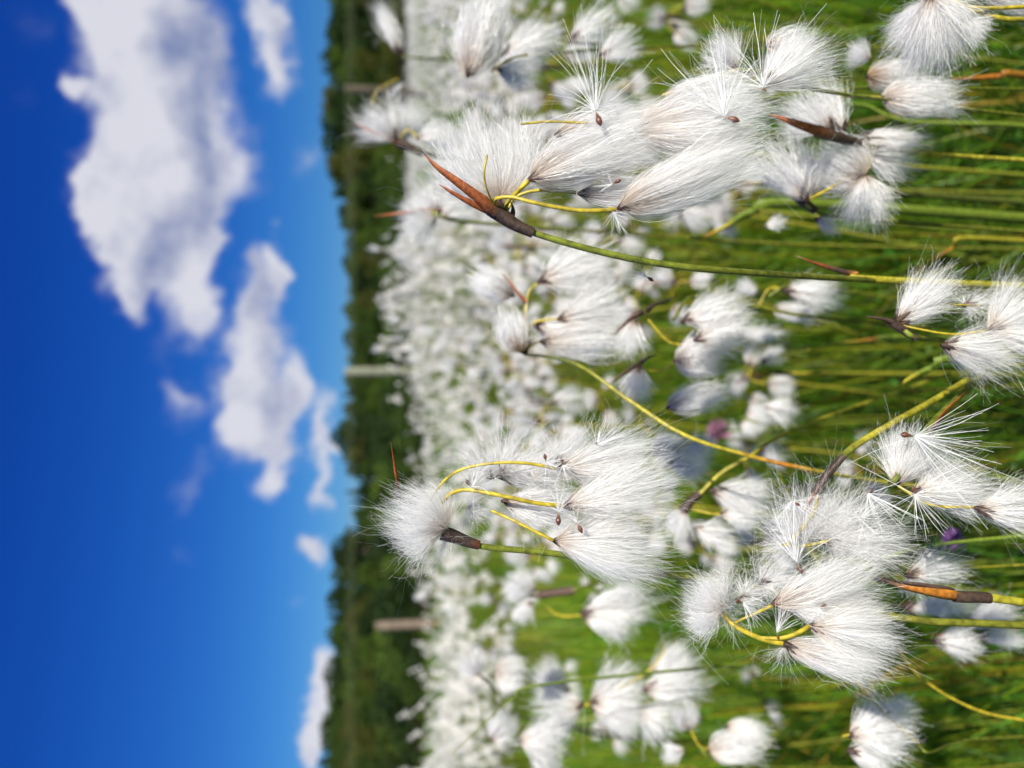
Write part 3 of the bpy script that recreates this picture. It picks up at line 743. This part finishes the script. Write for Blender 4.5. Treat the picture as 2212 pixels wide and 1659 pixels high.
cand = []
rr = np.random.default_rng(5)
def field_end(u):            # the flowers stop nearer on the left of the view
    return np.interp(u, [-.6, -.3, -.1, .1, .3, .6], [5, 5.2, 7.5, 14, 20, 21])
def try_point(x, y, hh):
    u = x / y
    px = 1106 - F_PX * (((hh - H) * math.cos(PITCH) + y * math.sin(PITCH)) / (y * math.cos(PITCH) - (hh - H) * math.sin(PITCH)))
    py = 829.5 - F_PX * x / (y * math.cos(PITCH) - (hh - H) * math.sin(PITCH))
    return px, py
n_try = 30000
ys = np.sqrt(rr.uniform(0.55 ** 2, 23 ** 2, n_try)); 
ys = np.concatenate([ys, np.sqrt(rr.uniform(.55 ** 2, 4.0 ** 2, 2600))])
xs = rr.uniform(-.62, .62, len(ys)) * ys
for x, y in zip(xs, ys):
    if y > field_end(x / y) * rr.uniform(.9, 1.1): continue
    k = noise2(x * 1.1, y * 1.1)
    if rr.uniform() > ((.60 if y < 4 else .62) + 1.15 * k if y > 1.3 else .26 + .6 * k): continue
    hh = rr.normal(.30, .04) + .05 * noise2(x * .9 + 3, y * .9) + (rr.uniform(.05, .15) if rr.uniform() < .07 else 0)
    if y < 1.2: hh -= .03
    if 1.8 < y < 7 and rr.uniform() < .34 * math.exp(-((x / y - .11) / .10) ** 2): hh += rr.uniform(.08, .25)
    hh = min(hh, H + .02 * y)
    cand.append((y, x, hh))
cand.sort()
def in_frame(c):
    px, py = try_point(c[1], c[0], c[2]); return -30 < py < 1690 and px < 2260
vis = [c for c in cand if in_frame(c)]
N_IND = 262
indiv = vis[:N_IND]; mass = vis[N_IND:]
print("FIELD", len(vis), "individual to", indiv[-1][0])
near_protos = [make_plant(variant(100 + i, 3 + i % 3, 260, .00022, 4, False), False) for i in range(7)]
far_protos = [make_plant(variant(200 + i, 3 + i % 3, 130, .00042, 3, True), True) for i in range(7)]
used = set()
def side_word(u): return "middle of the photo" if abs(u) < .17 else ("photo's upper third" if u > 0 else "photo's lower third")
for i, (y, x, hh) in enumerate(indiv):
    near = y < 1.5
    pro = (near_protos if near else far_protos)[i % 7]
    o = pro if id(pro) not in used else copy_tree(pro)
    used.add(id(pro))
    s = hh / .30
    ws = rr.uniform(.95, 1.35)
    o.location = (x, y, 0); o.rotation_euler = (0, 0, rr.uniform(0, 6.28)); o.scale = (ws, ws, s)
    if near:
        lab = "blurred white cottongrass head in open grass before the white belt, " + side_word(x / y); grp = "blurred cottongrass heads before the white belt, " + side_word(x / y)
    else:
        lab = "small blurred white dot of cottongrass in the nearer white belt, " + side_word(x / y); grp = "cottongrass dots in the nearer white belt, " + side_word(x / y)
    tag(o, lab, "cottongrass", grp)

g = Geo()
K3 = [np.concatenate([bristles(np.zeros(3), unit(np.array([math.cos(a) * .6, math.sin(a) * .6, -.8 if a else 1.0])) * .026, .011, 34, .0011, 2, "fan", rr, stray=0, locks=6)[0].reshape(34, 3, 2, 3) for a in (0, 2.1, 4.2)]) for _ in range(6)]
for i, (y, x, hh) in enumerate(mass):
    src = K3[i % 6]
    far = y > 6
    if far: src = src[::4]
    v = src.reshape(-1, 3) * rr.uniform(.9, 1.35) * (1.0 if not far else 1.0)
    if far:                     # fewer, broader bristle locks where a head is a few pixels
        mid = src.mean(2, keepdims=True); v = ((src - mid) * 3.0 + mid).reshape(-1, 3) * rr.uniform(.95, 1.35)
    a = rr.uniform(0, 6.28); ca, sa = math.cos(a), math.sin(a)
    v = np.stack([v[:, 0] * ca - v[:, 1] * sa + x, v[:, 0] * sa + v[:, 1] * ca + y, v[:, 2] + hh], 1)
    nb = len(src)
    base = (np.arange(nb) * 6)[:, None]; s_ = np.arange(2)[None] * 2
    f = np.stack([base + s_, base + s_ + 1, base + s_ + 3, base + s_ + 2], -1)
    g.add(v, f, C_WHITE * rr.uniform(.90, 1.03) * np.array([1, .975, .93]))
    if y < 9:
        v, f = tube(np.array([[x, y, hh], [x + rr.normal(0, .01), y, hh * .5], [x, y, 0]]), .0011, 3); g.add(v, f, C_STEM)
o = g.build("cottongrass_field", M_FLUFF); tag(o, "dense belt of countless white cottongrass heads receding to the trees", "cottongrass field", kind="stuff")

# ------------------------------------------------------------------ grass
def grass_blades(n, ymin, ymax, hmin, hmax, w, rng, power=2.0, lean_=.12):
    y = (rng.uniform(ymin ** power, ymax ** power, n)) ** (1 / power)
    x = rng.uniform(-.68, .68, n) * (y + .12)
    nz = noise2(x * 2.3 + 5, y * 2.3)
    h = rng.uniform(hmin, hmax, n) * (1 + .25 * nz)
    S = 5; t = np.linspace(0, 1, S)[None]
    a = rng.uniform(0, 6.28, n); lean = rng.gamma(2.0, lean_, n) * h
    lx, ly = np.cos(a) * lean, np.sin(a) * lean
    path = np.stack([x[:, None] + lx[:, None] * t ** 1.8, y[:, None] + ly[:, None] * t ** 1.8, h[:, None] * t * (1 - .12 * (lean / h)[:, None] * t)], -1)
    b = a + math.pi / 2 + rng.normal(0, .6, n)
    side = np.stack([np.cos(b), np.sin(b), np.zeros(n)], -1)[:, None] * np.ones((1, S, 1))
    wd = w * rng.uniform(.6, 1.5, n)[:, None] * (1 - t ** 1.7 * .9)
    v, f = ribbons(path, wd, side)
    greens = np.array([[.14, .31, .016], [.215, .335, .016], [.085, .235, .018], [.30, .34, .02], [.36, .27, .03], [.06, .165, .025]])
    pick = rng.choice(6, n, p=[.32, .26, .2, .13, .04, .05])
    c = greens[pick] * rng.uniform(.5, 1.35, n)[:, None] * (1 + .4 * nz)[:, None]
    c = np.repeat(np.repeat(c[:, None], S, 1)[:, :, None], 2, 2)
    return v, f, c
g = Geo(); rg = np.random.default_rng(21)
g.add(*grass_blades(26000, .42, 1.7, .05, .18, .0017, rg, lean_=.2))
g.add(*grass_blades(7000, .55, 1.9, .14, .27, .0020, rg, lean_=.14))
g.add(*grass_blades(30000, 1.5, 6, .08, .24, .0034, rg, lean_=.16))
g.add(*grass_blades(22000, 5, 26, .10, .26, .010, rg))
v, f, c = grass_blades(520, .5, 2.4, .20, .36, .0032, rg, lean_=.10)
g.add(v, f, (c * .35 + np.array([.26, .27, .015]) * .8))
v, f, c = grass_blades(520, .5, 2.2, .12, .28, .0030, rg, lean_=.30)
g.add(v, f, (c * .3 + np.array([.33, .17, .02]) * .8))
o = g.build("meadow_grass", M_GRASS); tag(o, "fresh green and yellowish grass filling the bog between the cotton stems", "grass", kind="stuff")

# mossy underlayer of short broad leaflets
rg = np.random.default_rng(8); n = 15000
y = np.sqrt(rg.uniform(.4 ** 2, 2.2 ** 2, n)); x = rg.uniform(-.68, .68, n) * (y + .1); z = rg.uniform(.005, .075, n)
p0 = np.stack([x, y, z], 1); dr = unit(rg.normal(size=(n, 3)) + np.array([0, 0, .4])); ln = rg.uniform(.006, .02, n)[:, None]
path = np.stack([p0, p0 + dr * ln * .5, p0 + dr * ln - np.array([0, 0, .002])], 1)
side = unit(np.cross(dr, rg.normal(size=(n, 3))))[:, None] * np.ones((1, 3, 1))
wd = (ln * .35) * np.array([[.5, 1, .15]])
v, f = ribbons(path, wd, side)
cc = np.array([.08, .21, .02]) * rg.uniform(.6, 1.5, (n, 1)) * np.stack([rg.uniform(.7, 1.4, n), np.ones(n), np.ones(n)], 1)
o = Geo().add(v, f, np.repeat(cc, 6, 0)).build("ground_cover", M_GRASS); tag(o, "small green leaflets of ground cover under the grass", "ground cover", kind="stuff")

# ------------------------------------------------------------------ ground
nx = 60
gx = np.concatenate([-np.geomspace(3000, 1, nx // 2), np.geomspace(1, 3000, nx // 2)]); gy = np.concatenate([[-40, -8, -2, -.5], np.geomspace(.3, 4000, 46)])
X, Y = np.meshgrid(gx, gy, indexing="ij"); Z = np.where(Y < 30, .004 * np.sin(X * 3) * np.sin(Y * 3) - .004, -.004)
i, j = np.meshgrid(np.arange(len(gx) - 1), np.arange(len(gy) - 1), indexing="ij"); k = len(gy)
f = np.stack([i * k + j, (i + 1) * k + j, (i + 1) * k + j + 1, i * k + j + 1], -1)
m, nt, out = new_mat("bog_ground")
pb = nt.nodes.new("ShaderNodeBsdfPrincipled"); nz = nt.nodes.new("ShaderNodeTexNoise"); tc = nt.nodes.new("ShaderNodeTexCoord")
nz.inputs["Scale"].default_value = 9; nz.inputs["Detail"].default_value = 8
cr = nt.nodes.new("ShaderNodeValToRGB")
cr.color_ramp.elements[0].position = .3; cr.color_ramp.elements[0].color = (.018, .04, .008, 1)
cr.color_ramp.elements[1].position = .7; cr.color_ramp.elements[1].color = (.07, .12, .018, 1)
nt.links.new(tc.outputs["Object"], nz.inputs["Vector"]); nt.links.new(nz.outputs["Fac"], cr.inputs[0]); nt.links.new(cr.outputs[0], pb.inputs["Base Color"])
bp = nt.nodes.new("ShaderNodeBump"); bp.inputs["Distance"].default_value = .02; nt.links.new(nz.outputs["Fac"], bp.inputs["Height"]); nt.links.new(bp.outputs[0], pb.inputs["Normal"])
pb.inputs["Roughness"].default_value = .9; nt.links.new(pb.outputs[0], out.inputs[0])
o = Geo().add(np.stack([X, Y, Z], -1).reshape(-1, 3), f.reshape(-1, 4), (.05, .1, .01)).build("ground", m, None, None, True)
o["kind"] = "structure"

# ------------------------------------------------------------------ fence
FD = 10.0
fr = empty("wire_fence", (0, FD, 0)); tag(fr, "post and tape fence crossing behind the cotton field before the trees", "fence")
def post(py, toppx, w, colr):
    x = P(HORIZON, py, FD)[0]; top = P(toppx, py, FD)[2]
    zs = np.array([-.05, .02, top * .5, top - .03, top - .006, top]); rs = np.array([.62, .62, .6, .56, .5, .02]) * w
    pth = np.stack([x + .006 * np.sin(zs * 3), np.full(6, FD), zs], 1)
    v, f = tube(pth, rs, 10); c = np.tile(colr, (len(v), 1))
    Geo().add(v, f, c).build("post", M_WOOD, fr, (0, FD, 0), True)
    return x
post(205, 746, .09, (.085, .07, .052)); post(803, 747, .10, (.22, .225, .165)); post(1345, 812, .10, (.19, .145, .11)); post(-420, 745, .1, (.24, .2, .16)); post(2020, 760, .1, (.24, .2, .16))
for zz in (1.20, 1.155, 1.11):
    xx = np.linspace(-8, 8, 33); pth = np.stack([xx, np.full(33, FD - .06), zz - .012 * np.sin(np.linspace(0, 4 * math.pi, 33)) ** 2], 1)
    v, f = tube(pth, .0018, 5); Geo().add(v, f, (.24, .27, .14)).build("tape", M_WIRE, fr, (0, FD, 0), True)

# ------------------------------------------------------------------ trees and shrubs
def leaf_cloud(centers, radii, n, size, rng, cols, flat=1.0):
    k = rng.choice(len(centers), n, p=radii ** 2 / (radii ** 2).sum())
    w = unit(rng.normal(size=(n, 3))) * (rng.uniform(.35, 1, n) ** .5)[:, None]
    p = centers[k] + w * radii[k][:, None] * np.array([1, 1, flat])
    a = unit(rng.normal(size=(n, 3))); b = unit(np.cross(a, rng.normal(size=(n, 3))))
    s = size * rng.uniform(.5, 1.3, n)[:, None]
    v = np.stack([p - a * s, p - b * s * .6, p + a * s, p + b * s * .6], 1).reshape(-1, 3)
    f = np.arange(n * 4).reshape(-1, 4)
    c = np.array(cols)[rng.integers(0, len(cols), n)] * rng.uniform(.85, 1.15, (n, 1)) * .95
    return v, f, np.repeat(c, 4, 0)

PAL = {"dark": [(.034, .065, .018), (.044, .08, .02), (.026, .05, .02)], "mid": [(.06, .11, .02), (.075, .125, .022), (.05, .09, .022)],
       "olive": [(.11, .12, .026), (.125, .14, .028), (.085, .10, .024)], "bright": [(.10, .165, .024), (.12, .19, .026), (.08, .135, .024)]}
def deciduous(sd, pal):
    rng = np.random.default_rng(sd); root = empty("broadleaf_tree", (0, 0, 0))
    cs, rs = [], []
    for i in range(16):
        a = rng.uniform(0, 6.28); z = rng.uniform(2.0, 10.3); rm = 2.6 * math.sin(math.pi * np.clip((z - .4) / 11.4, 0, 1)) ** .7
        r0 = rng.uniform(.2, 1) * rm; cs.append((r0 * math.cos(a), r0 * math.sin(a), z)); rs.append(rng.uniform(.9, 1.8))
    cs.append((0, 0, 10.6)); rs.append(1.1)
    cs = np.array(cs); rs = np.array(rs)
    g = Geo(); v, f = tube(spline([(0, 0, -.2), (.1, 0, 3), (0, .15, 7), (0, 0, 10.5)], 12), np.linspace(.26, .05, 12), 7); g.add(v, f, (.10, .08, .06))
    for c in cs[:9]:
        z0 = c[2] * .6; v, f = tube(spline([(0, 0, z0), (c[0] * .5, c[1] * .5, z0 + (c[2] - z0) * .6), tuple(c)], 6), np.linspace(.09, .02, 6), 5); g.add(v, f, (.10, .08, .06))
    g.build("trunk", M_BARK, root, None, True)
    Geo().add(*leaf_cloud(cs, rs, 2600, .26, rng, PAL[pal])).build("crown", M_LEAF, root)
    return root
def spruce(sd, pal):
    rng = np.random.default_rng(sd); root = empty("spruce_tree", (0, 0, 0))
    g = Geo(); v, f = tube(np.array([(0, 0, -.2), (0, 0, 4), (.03, 0, 8), (0, 0, 11.8)]), np.array([.22, .16, .09, .02]), 7); g.add(v, f, (.09, .065, .05)); g.build("trunk", M_BARK, root, None, True)
    n = 2400; z = 11.8 * (1 - rng.uniform(.0, 1, n) ** .62 * .96); tier = .75 + .25 * np.cos(z * 7.5)
    rm = (11.9 - z) * .21 * tier + .08; a = rng.uniform(0, 6.28, n); r = rm * rng.uniform(.3, 1, n) ** .6
    p = np.stack([r * np.cos(a), r * np.sin(a), z - r * .25], 1); out_ = np.stack([np.cos(a), np.sin(a), np.full(n, -.35)], 1); sd_ = np.stack([-np.sin(a), np.cos(a), rng.normal(0, .3, n)], 1)
    s = rng.uniform(.2, .5, n)[:, None]
    v = np.stack([p - out_ * s, p - sd_ * s * .45, p + out_ * s, p + sd_ * s * .45], 1).reshape(-1, 3)
    c = np.array(PAL[pal])[rng.integers(0, 3, n)] * rng.uniform(.75, 1.25, (n, 1))
    Geo().add(v, np.arange(n * 4).reshape(-1, 4), np.repeat(c, 4, 0)).build("crown", M_LEAF, root)
    return root
def shrub(sd, pal):
    rng = np.random.default_rng(sd); root = empty("shrub", (0, 0, 0))
    cs = np.stack([rng.normal(0, .38, 12), rng.normal(0, .38, 12), rng.uniform(.2, .85, 12)], 1); rs = rng.uniform(.16, .34, 12)
    g = Geo()
    for c in cs[:7]:
        v, f = tube(spline([(0, 0, -.03), tuple(c * np.array([.5, .5, .6])), tuple(c)], 6), np.linspace(.018, .005, 6), 5); g.add(v, f, (.10, .075, .05))
    g.build("branches", M_BARK, root, None, True)
    Geo().add(*leaf_cloud(cs, rs, 1500, .045, rng, PAL[pal])).build("leaves", M_LEAF, root)
    return root

kinds = [("dark broadleaf", deciduous(1, "dark")), ("green broadleaf", deciduous(2, "mid")), ("olive broadleaf", deciduous(3, "olive")), ("bright green broadleaf", deciduous(4, "bright")),
         ("dark spruce", spruce(5, "dark")), ("green spruce", spruce(6, "mid")), ("dense green broadleaf", deciduous(7, "mid"))]
first = {}
def place(k, loc, h, wide, rng):
    nm, pro = kinds[k]
    o = pro if k not in first else copy_tree(pro); first[k] = 1
    o.location = loc; s = h / 11.8
    o.scale = (s * wide, s * wide, s); o.rotation_euler = (0, 0, rng.uniform(0, 6.28))
    return o, nm
TOP = ([-100, 0, 60, 150, 250, 310, 370, 430, 500, 600, 700, 800, 900, 940, 980, 1060, 1120, 1150, 1175, 1220, 1300, 1400, 1500, 1560, 1659, 1760],
       [700, 702, 706, 697, 692, 690, 706, 716, 735, 742, 741, 743, 735, 722, 740, 745, 764, 757, 727, 714, 706, 703, 699, 694, 690, 690])
rt = np.random.default_rng(44)
for row, (dist, cnt, rel) in enumerate([(112, 52, 1.0), (101, 46, .95), (88, 38, .80), (74, 28, .60)]):
    for i in range(cnt):
        py = -90 + (i + rt.uniform(.15, .85)) * (1840 / cnt)
        d = dist * rt.uniform(.96, 1.05)
        top = np.interp(py, *TOP) + rt.normal(0, 1.4)
        h = ((HORIZON - top) / F_PX * d) * rel * rt.uniform(.93, 1.02) + H
        k = rt.choice(7, p=[.22, .2, .1, .06, .16, .1, .16]) if row < 2 else rt.choice(7, p=[.2, .16, .22, .18, .06, .03, .15])
        x = -(py - 829.5) / F_PX * d
        o, nm = place(k, (x, d, 0), h, rt.uniform(.95, 1.35) * (1.15 if rel < .9 else 1), rt)
        where = "in the back row making the skyline" if row < 2 else "in the front row before the skyline trees"
        tag(o, f"blurred {nm} tree {where} beyond the fence", "tree", f"{nm} trees {where}")
o, nm = place(0, (P(HORIZON, 940, 84)[0], 84, 0), (HORIZON - 716) / F_PX * 84 + H, .9, rt); tag(o, "dark round-topped tree standing above the skyline beyond the middle fence post", "tree")
o, nm = place(0, (P(HORIZON, 1185, 78)[0], 78, 0), (HORIZON - 718) / F_PX * 78 + H, 1.3, rt); tag(o, "dark tree where the skyline steps up beside its notch", "tree")

SH = [("dark green", shrub(1, "dark")), ("olive", shrub(2, "olive")), ("bright green", shrub(3, "bright")), ("mid green", shrub(4, "mid"))]
fs = {}
def place_shrub(k, loc, h, wd):
    nm, pro = SH[k]; o = pro if k not in fs else copy_tree(pro); fs[k] = 1
    o.location = loc; o.scale = (wd, wd, h / 1.15); o.rotation_euler = (0, 0, rt.uniform(0, 6.28)); return o, nm
for i in range(54):
    py = -60 + (i + rt.uniform(0, 1)) * (1780 / 54); u = -(py - 829.5) / F_PX
    d = max(11.0, field_end(u) * 1.1) * rt.uniform(1.0, 1.45)
    hpx = rt.uniform(20, 75)
    k = rt.choice(4, p=[.38, .2, .16, .26])
    h = H + hpx / F_PX * d
    o, nm = place_shrub(k, (u * d, d, 0), h, h * rt.uniform(.8, 1.3))
    tag(o, f"blurred {nm} shrub at the far edge of the cotton field", "shrub", f"{nm} shrubs at the far edge of the field")

# ------------------------------------------------------------------ sky, sun
SUN = unit(np.array([0.45, -0.76, 0.62]))
el = math.asin(SUN[2]); az = math.atan2(SUN[0], SUN[1])
sun = bpy.data.lights.new("sun", "SUN"); sun.energy = 5.0; sun.angle = RAD(.53); sun.color = (1, .955, .87)
so = bpy.data.objects.new("sun", sun); COL.objects.link(so); so.rotation_euler = Vector(SUN).to_track_quat("Z", "Y").to_euler()

w = bpy.data.worlds.new("World"); sc.world = w; w.use_nodes = True
nt = w.node_tree; nt.nodes.clear(); N, L = nt.nodes, nt.links
def math_node(op, a, b=None, c=None, clamp=False):
    n_ = N.new("ShaderNodeMath"); n_.operation = op; n_.use_clamp = clamp
    for i_, q in enumerate((a, b, c)):
        if q is None: continue
        if isinstance(q, (int, float)): n_.inputs[i_].default_value = q
        else: L.new(q, n_.inputs[i_])
    return n_.outputs[0]
sky = N.new("ShaderNodeTexSky"); sky.sky_type = "NISHITA"; sky.sun_disc = False
sky.sun_elevation = el; sky.sun_rotation = az; sky.air_density = 1.0; sky.dust_density = 0.3; sky.ozone_density = 3.0; sky.altitude = 100
SKY_STRENGTH = 0.10
sep = N.new("ShaderNodeSeparateColor"); L.new(sky.outputs[0], sep.inputs[0])
comb = N.new("ShaderNodeCombineColor")
SKY_FIT = ((.0235, 2.05), (.129, 1.44), (.78, .833))     # gain, power per channel
import os
for i_, (ga, pw) in enumerate(SKY_FIT):
    q = math_node("POWER", math_node("MAXIMUM", sep.outputs[i_], 1e-5), pw)
    L.new(math_node("MULTIPLY", q, ga), comb.inputs[i_])
# clouds, in directions on the sky
tc = N.new("ShaderNodeTexCoord"); sx = N.new("ShaderNodeSeparateXYZ"); L.new(tc.outputs["Generated"], sx.inputs[0])
yy = math_node("MAXIMUM", sx.outputs[1], .02)
cu = math_node("DIVIDE", sx.outputs[0], yy); cv = math_node("DIVIDE", sx.outputs[2], yy)
cxyz = N.new("ShaderNodeCombineXYZ"); L.new(cu, cxyz.inputs[0]); L.new(cv, cxyz.inputs[1])
uv = cxyz.outputs[0]
def fbm(scale, detail, rough=.55, off=0.0):
    n_ = N.new("ShaderNodeTexNoise"); n_.inputs["Scale"].default_value = scale; n_.inputs["Detail"].default_value = detail; n_.inputs["Roughness"].default_value = rough
    v_ = N.new("ShaderNodeVectorMath"); v_.operation = "ADD"; v_.inputs[1].default_value = (off, off * .7, off * 1.3); L.new(uv, v_.inputs[0]); L.new(v_.outputs[0], n_.inputs["Vector"])
    return n_.outputs["Fac"], n_.outputs["Color"]
# warp the coordinates so that outlines billow
_, wcol = fbm(7, 4)
wv = N.new("ShaderNodeVectorMath"); wv.operation = "SUBTRACT"; L.new(wcol, wv.inputs[0]); wv.inputs[1].default_value = (.5, .5, .5)
ws_ = N.new("ShaderNodeVectorMath"); ws_.operation = "MULTIPLY"; L.new(wv.outputs[0], ws_.inputs[0]); ws_.inputs[1].default_value = (.10, .08, 0)
wa = N.new("ShaderNodeVectorMath"); wa.operation = "ADD"; L.new(uv, wa.inputs[0]); L.new(ws_.outputs[0], wa.inputs[1])
_, wcol2 = fbm(24, 3, .6, 5.5)
wv2 = N.new("ShaderNodeVectorMath"); wv2.operation = "SUBTRACT"; L.new(wcol2, wv2.inputs[0]); wv2.inputs[1].default_value = (.5, .5, .5)
wm2 = N.new("ShaderNodeVectorMath"); wm2.operation = "MULTIPLY"; L.new(wv2.outputs[0], wm2.inputs[0]); wm2.inputs[1].default_value = (.05, .04, 0)
wa2 = N.new("ShaderNodeVectorMath"); wa2.operation = "ADD"; L.new(wa.outputs[0], wa2.inputs[0]); L.new(wm2.outputs[0], wa2.inputs[1])
wuv = wa2.outputs[0]
def guv(px, py):
    r_ = ray(px, py); return np.array([r_[0] / r_[1], r_[2] / r_[1]])
def blob_sum(items):
    tot = None
    for cx, cy, rx, ry, wt in items:
        c_ = guv(cx, cy); du = abs(guv(cx, cy + ry)[0] - c_[0]); dv = abs(guv(cx + rx, cy)[1] - c_[1])
        mp = N.new("ShaderNodeMapping"); mp.vector_type = "TEXTURE"; mp.inputs[1].default_value = (c_[0], c_[1], 0); mp.inputs[3].default_value = (du, dv, 1)
        L.new(wuv, mp.inputs[0])
        ln_ = N.new("ShaderNodeVectorMath"); ln_.operation = "LENGTH"; L.new(mp.outputs[0], ln_.inputs[0])
        q = math_node("SUBTRACT", 1.35, ln_.outputs["Value"], clamp=True)
        q = math_node("MULTIPLY", q, wt)
        tot = q if tot is None else math_node("MAXIMUM", tot, q) if False else math_node("ADD", tot, q)
    return tot
CLOUDS = [(290, 40, 125, 115, .8), (215, 5, 75, 55, .8), (400, 60, 95, 115, .7), (430, 190, 80, 125, .6), (255, 190, 95, 95, .55), (170, 190, 26, 28, .45), (330, 250, 115, 95, .6),
          (240, 400, 95, 100, .9), (340, 380, 115, 120, .6), (440, 340, 70, 120, .6), (190, 410, 40, 65, .5), (235, 480, 70, 75, .6), (330, 500, 110, 105, .6), (430, 480, 60, 115, .55), (270, 595, 60, 80, .6), (285, 665, 40, 45, .5),
          (385, 600, 80, 70, .55), (410, 685, 62, 62, .65), (440, 570, 45, 80, .45),
          (580, 20, 48, 55, .75), (607, 90, 42, 65, .65), (607, 170, 34, 55, .6),
          (575, 590, 48, 50, .5), (550, 650, 50, 60, .5), (615, 600, 26, 65, .6), (560, 720, 75, 70, .6), (515, 800, 62, 70, .6), (585, 830, 85, 80, .6), (525, 880, 70, 70, .55), (600, 920, 62, 70, .6), (520, 950, 55, 70, .6), (612, 980, 52, 58, .65), (592, 1055, 38, 44, .7), (650, 830, 28, 70, .5),
          (697, 890, 24, 60, .55), (704, 970, 26, 56, .6), (692, 1055, 20, 45, .55),
          (405, 870, 46, 64, .27), (385, 835, 34, 34, .22), (430, 1025, 44, 50, .26), (390, 1080, 40, 44, .26), (395, 1195, 26, 30, .2),
          (664, 1180, 26, 36, .75), (660, 1600, 34, 44, .9), (682, 1530, 32, 70, .8), (695, 1455, 28, 50, .8),
          (658, 350, 34, 60, .34), (530, 390, 52, 56, .30), (60, 55, 60, 60, .17), (45, 230, 40, 40, .12), (605, 500, 18, 20, .30), (520, 300, 40, 90, .3), (345, 760, 40, 50, .2), (480, 540, 30, 40, .35), (640, 1310, 20, 24, .2), (735, 965, 14, 14, .5)]
dens = blob_sum(CLOUDS)
f1, _ = fbm(11, 6, .6, 3.1)
nsum = math_node("MULTIPLY", math_node("SUBTRACT", f1, .5), 1.0)
dd = math_node("ADD", dens, math_node("MULTIPLY", nsum, math_node("MINIMUM", math_node("MULTIPLY", dens, 2.5), .75)))
mask = N.new("ShaderNodeMapRange"); mask.interpolation_type = "SMOOTHSTEP"; L.new(dd, mask.inputs[0]); mask.inputs[1].default_value = .0; mask.inputs[2].default_value = .80; mask.inputs[4].default_value = .97
# grey bellies: on the side towards the horizon, where the cloud is thick
SHADE = [(430, 80, 90, 120, .8), (360, 100, 40, 90, .4), (440, 260, 60, 100, .8), (430, 380, 60, 110, .7), (400, 520, 90, 80, .7), (300, 620, 60, 60, .5), (330, 560, 50, 60, .4), (620, 130, 30, 80, .4), (600, 700, 50, 120, .4), (610, 880, 50, 90, .5), (545, 610, 40, 60, .5), (250, 230, 50, 50, .3)]
sh = blob_sum(SHADE)
f2, _ = fbm(16, 5, .55, 9.7)
shf = math_node("ADD", math_node("MULTIPLY", sh, .95), math_node("MULTIPLY", math_node("SUBTRACT", f2, .5), 1.9), clamp=True)
cmix = N.new("ShaderNodeMix"); cmix.data_type = "RGBA"; L.new(shf, cmix.inputs[0])
CLOUD_GAIN = 6.9
cmix.inputs[6].default_value = (.70 * CLOUD_GAIN, .705 * CLOUD_GAIN, .775 * CLOUD_GAIN, 1); cmix.inputs[7].default_value = (.22 * CLOUD_GAIN, .27 * CLOUD_GAIN, .46 * CLOUD_GAIN, 1)
smix = N.new("ShaderNodeMix"); smix.data_type = "RGBA"
front = math_node("GREATER_THAN", sx.outputs[1], .05)
thin = math_node("MULTIPLY", dens, 1.7, clamp=True)
L.new(math_node("MULTIPLY", math_node("MULTIPLY", mask.outputs[0], thin), front), smix.inputs[0]); L.new(comb.outputs[0], smix.inputs[6]); L.new(cmix.outputs[2], smix.inputs[7])
# broken cloud added out of view, behind and overhead, to whiten the sky fill
bn = N.new("ShaderNodeTexNoise"); bn.inputs["Scale"].default_value = 2.6; bn.inputs["Detail"].default_value = 5; L.new(tc.outputs["Generated"], bn.inputs["Vector"])
bm = N.new("ShaderNodeMapRange"); bm.interpolation_type = "SMOOTHSTEP"; L.new(bn.outputs["Fac"], bm.inputs[0]); bm.inputs[1].default_value = .50; bm.inputs[2].default_value = .64; bm.inputs[4].default_value = .40
away = N.new("ShaderNodeMapRange"); away.interpolation_type = "SMOOTHSTEP"; L.new(sx.outputs[1], away.inputs[0]); away.inputs[1].default_value = .55; away.inputs[2].default_value = .25; away.inputs[3].default_value = 0; away.inputs[4].default_value = 1
rmix = N.new("ShaderNodeMix"); rmix.data_type = "RGBA"; L.new(math_node("MULTIPLY", bm.outputs[0], away.outputs[0]), rmix.inputs[0]); L.new(smix.outputs[2], rmix.inputs[6])
rmix.inputs[7].default_value = (.66 * CLOUD_GAIN, .66 * CLOUD_GAIN, .70 * CLOUD_GAIN, 1)
bg = N.new("ShaderNodeBackground"); bg.inputs[1].default_value = SKY_STRENGTH; L.new(rmix.outputs[2], bg.inputs[0])
wo = N.new("ShaderNodeOutputWorld"); L.new(bg.outputs[0], wo.inputs[0])

# ------------------------------------------------------------------ render settings
sc.render.engine = "CYCLES"
cy = sc.cycles
cy.max_bounces = 6; cy.diffuse_bounces = 4; cy.glossy_bounces = 2; cy.transmission_bounces = 6; cy.transparent_max_bounces = 4
cy.use_adaptive_sampling = True; cy.adaptive_threshold = 0.012
w.cycles.sampling_method = 'MANUAL'; w.cycles.sample_map_resolution = 256
cy.debug_use_spatial_splits = True
cy.use_denoising = True
try: cy.denoiser = "OPENIMAGEDENOISE"
except Exception: pass
cy.sample_clamp_indirect = 6
sc.view_settings.view_transform = "Standard"; sc.view_settings.look = "None"; sc.view_settings.exposure = 0.57; sc.view_settings.gamma = 1.0
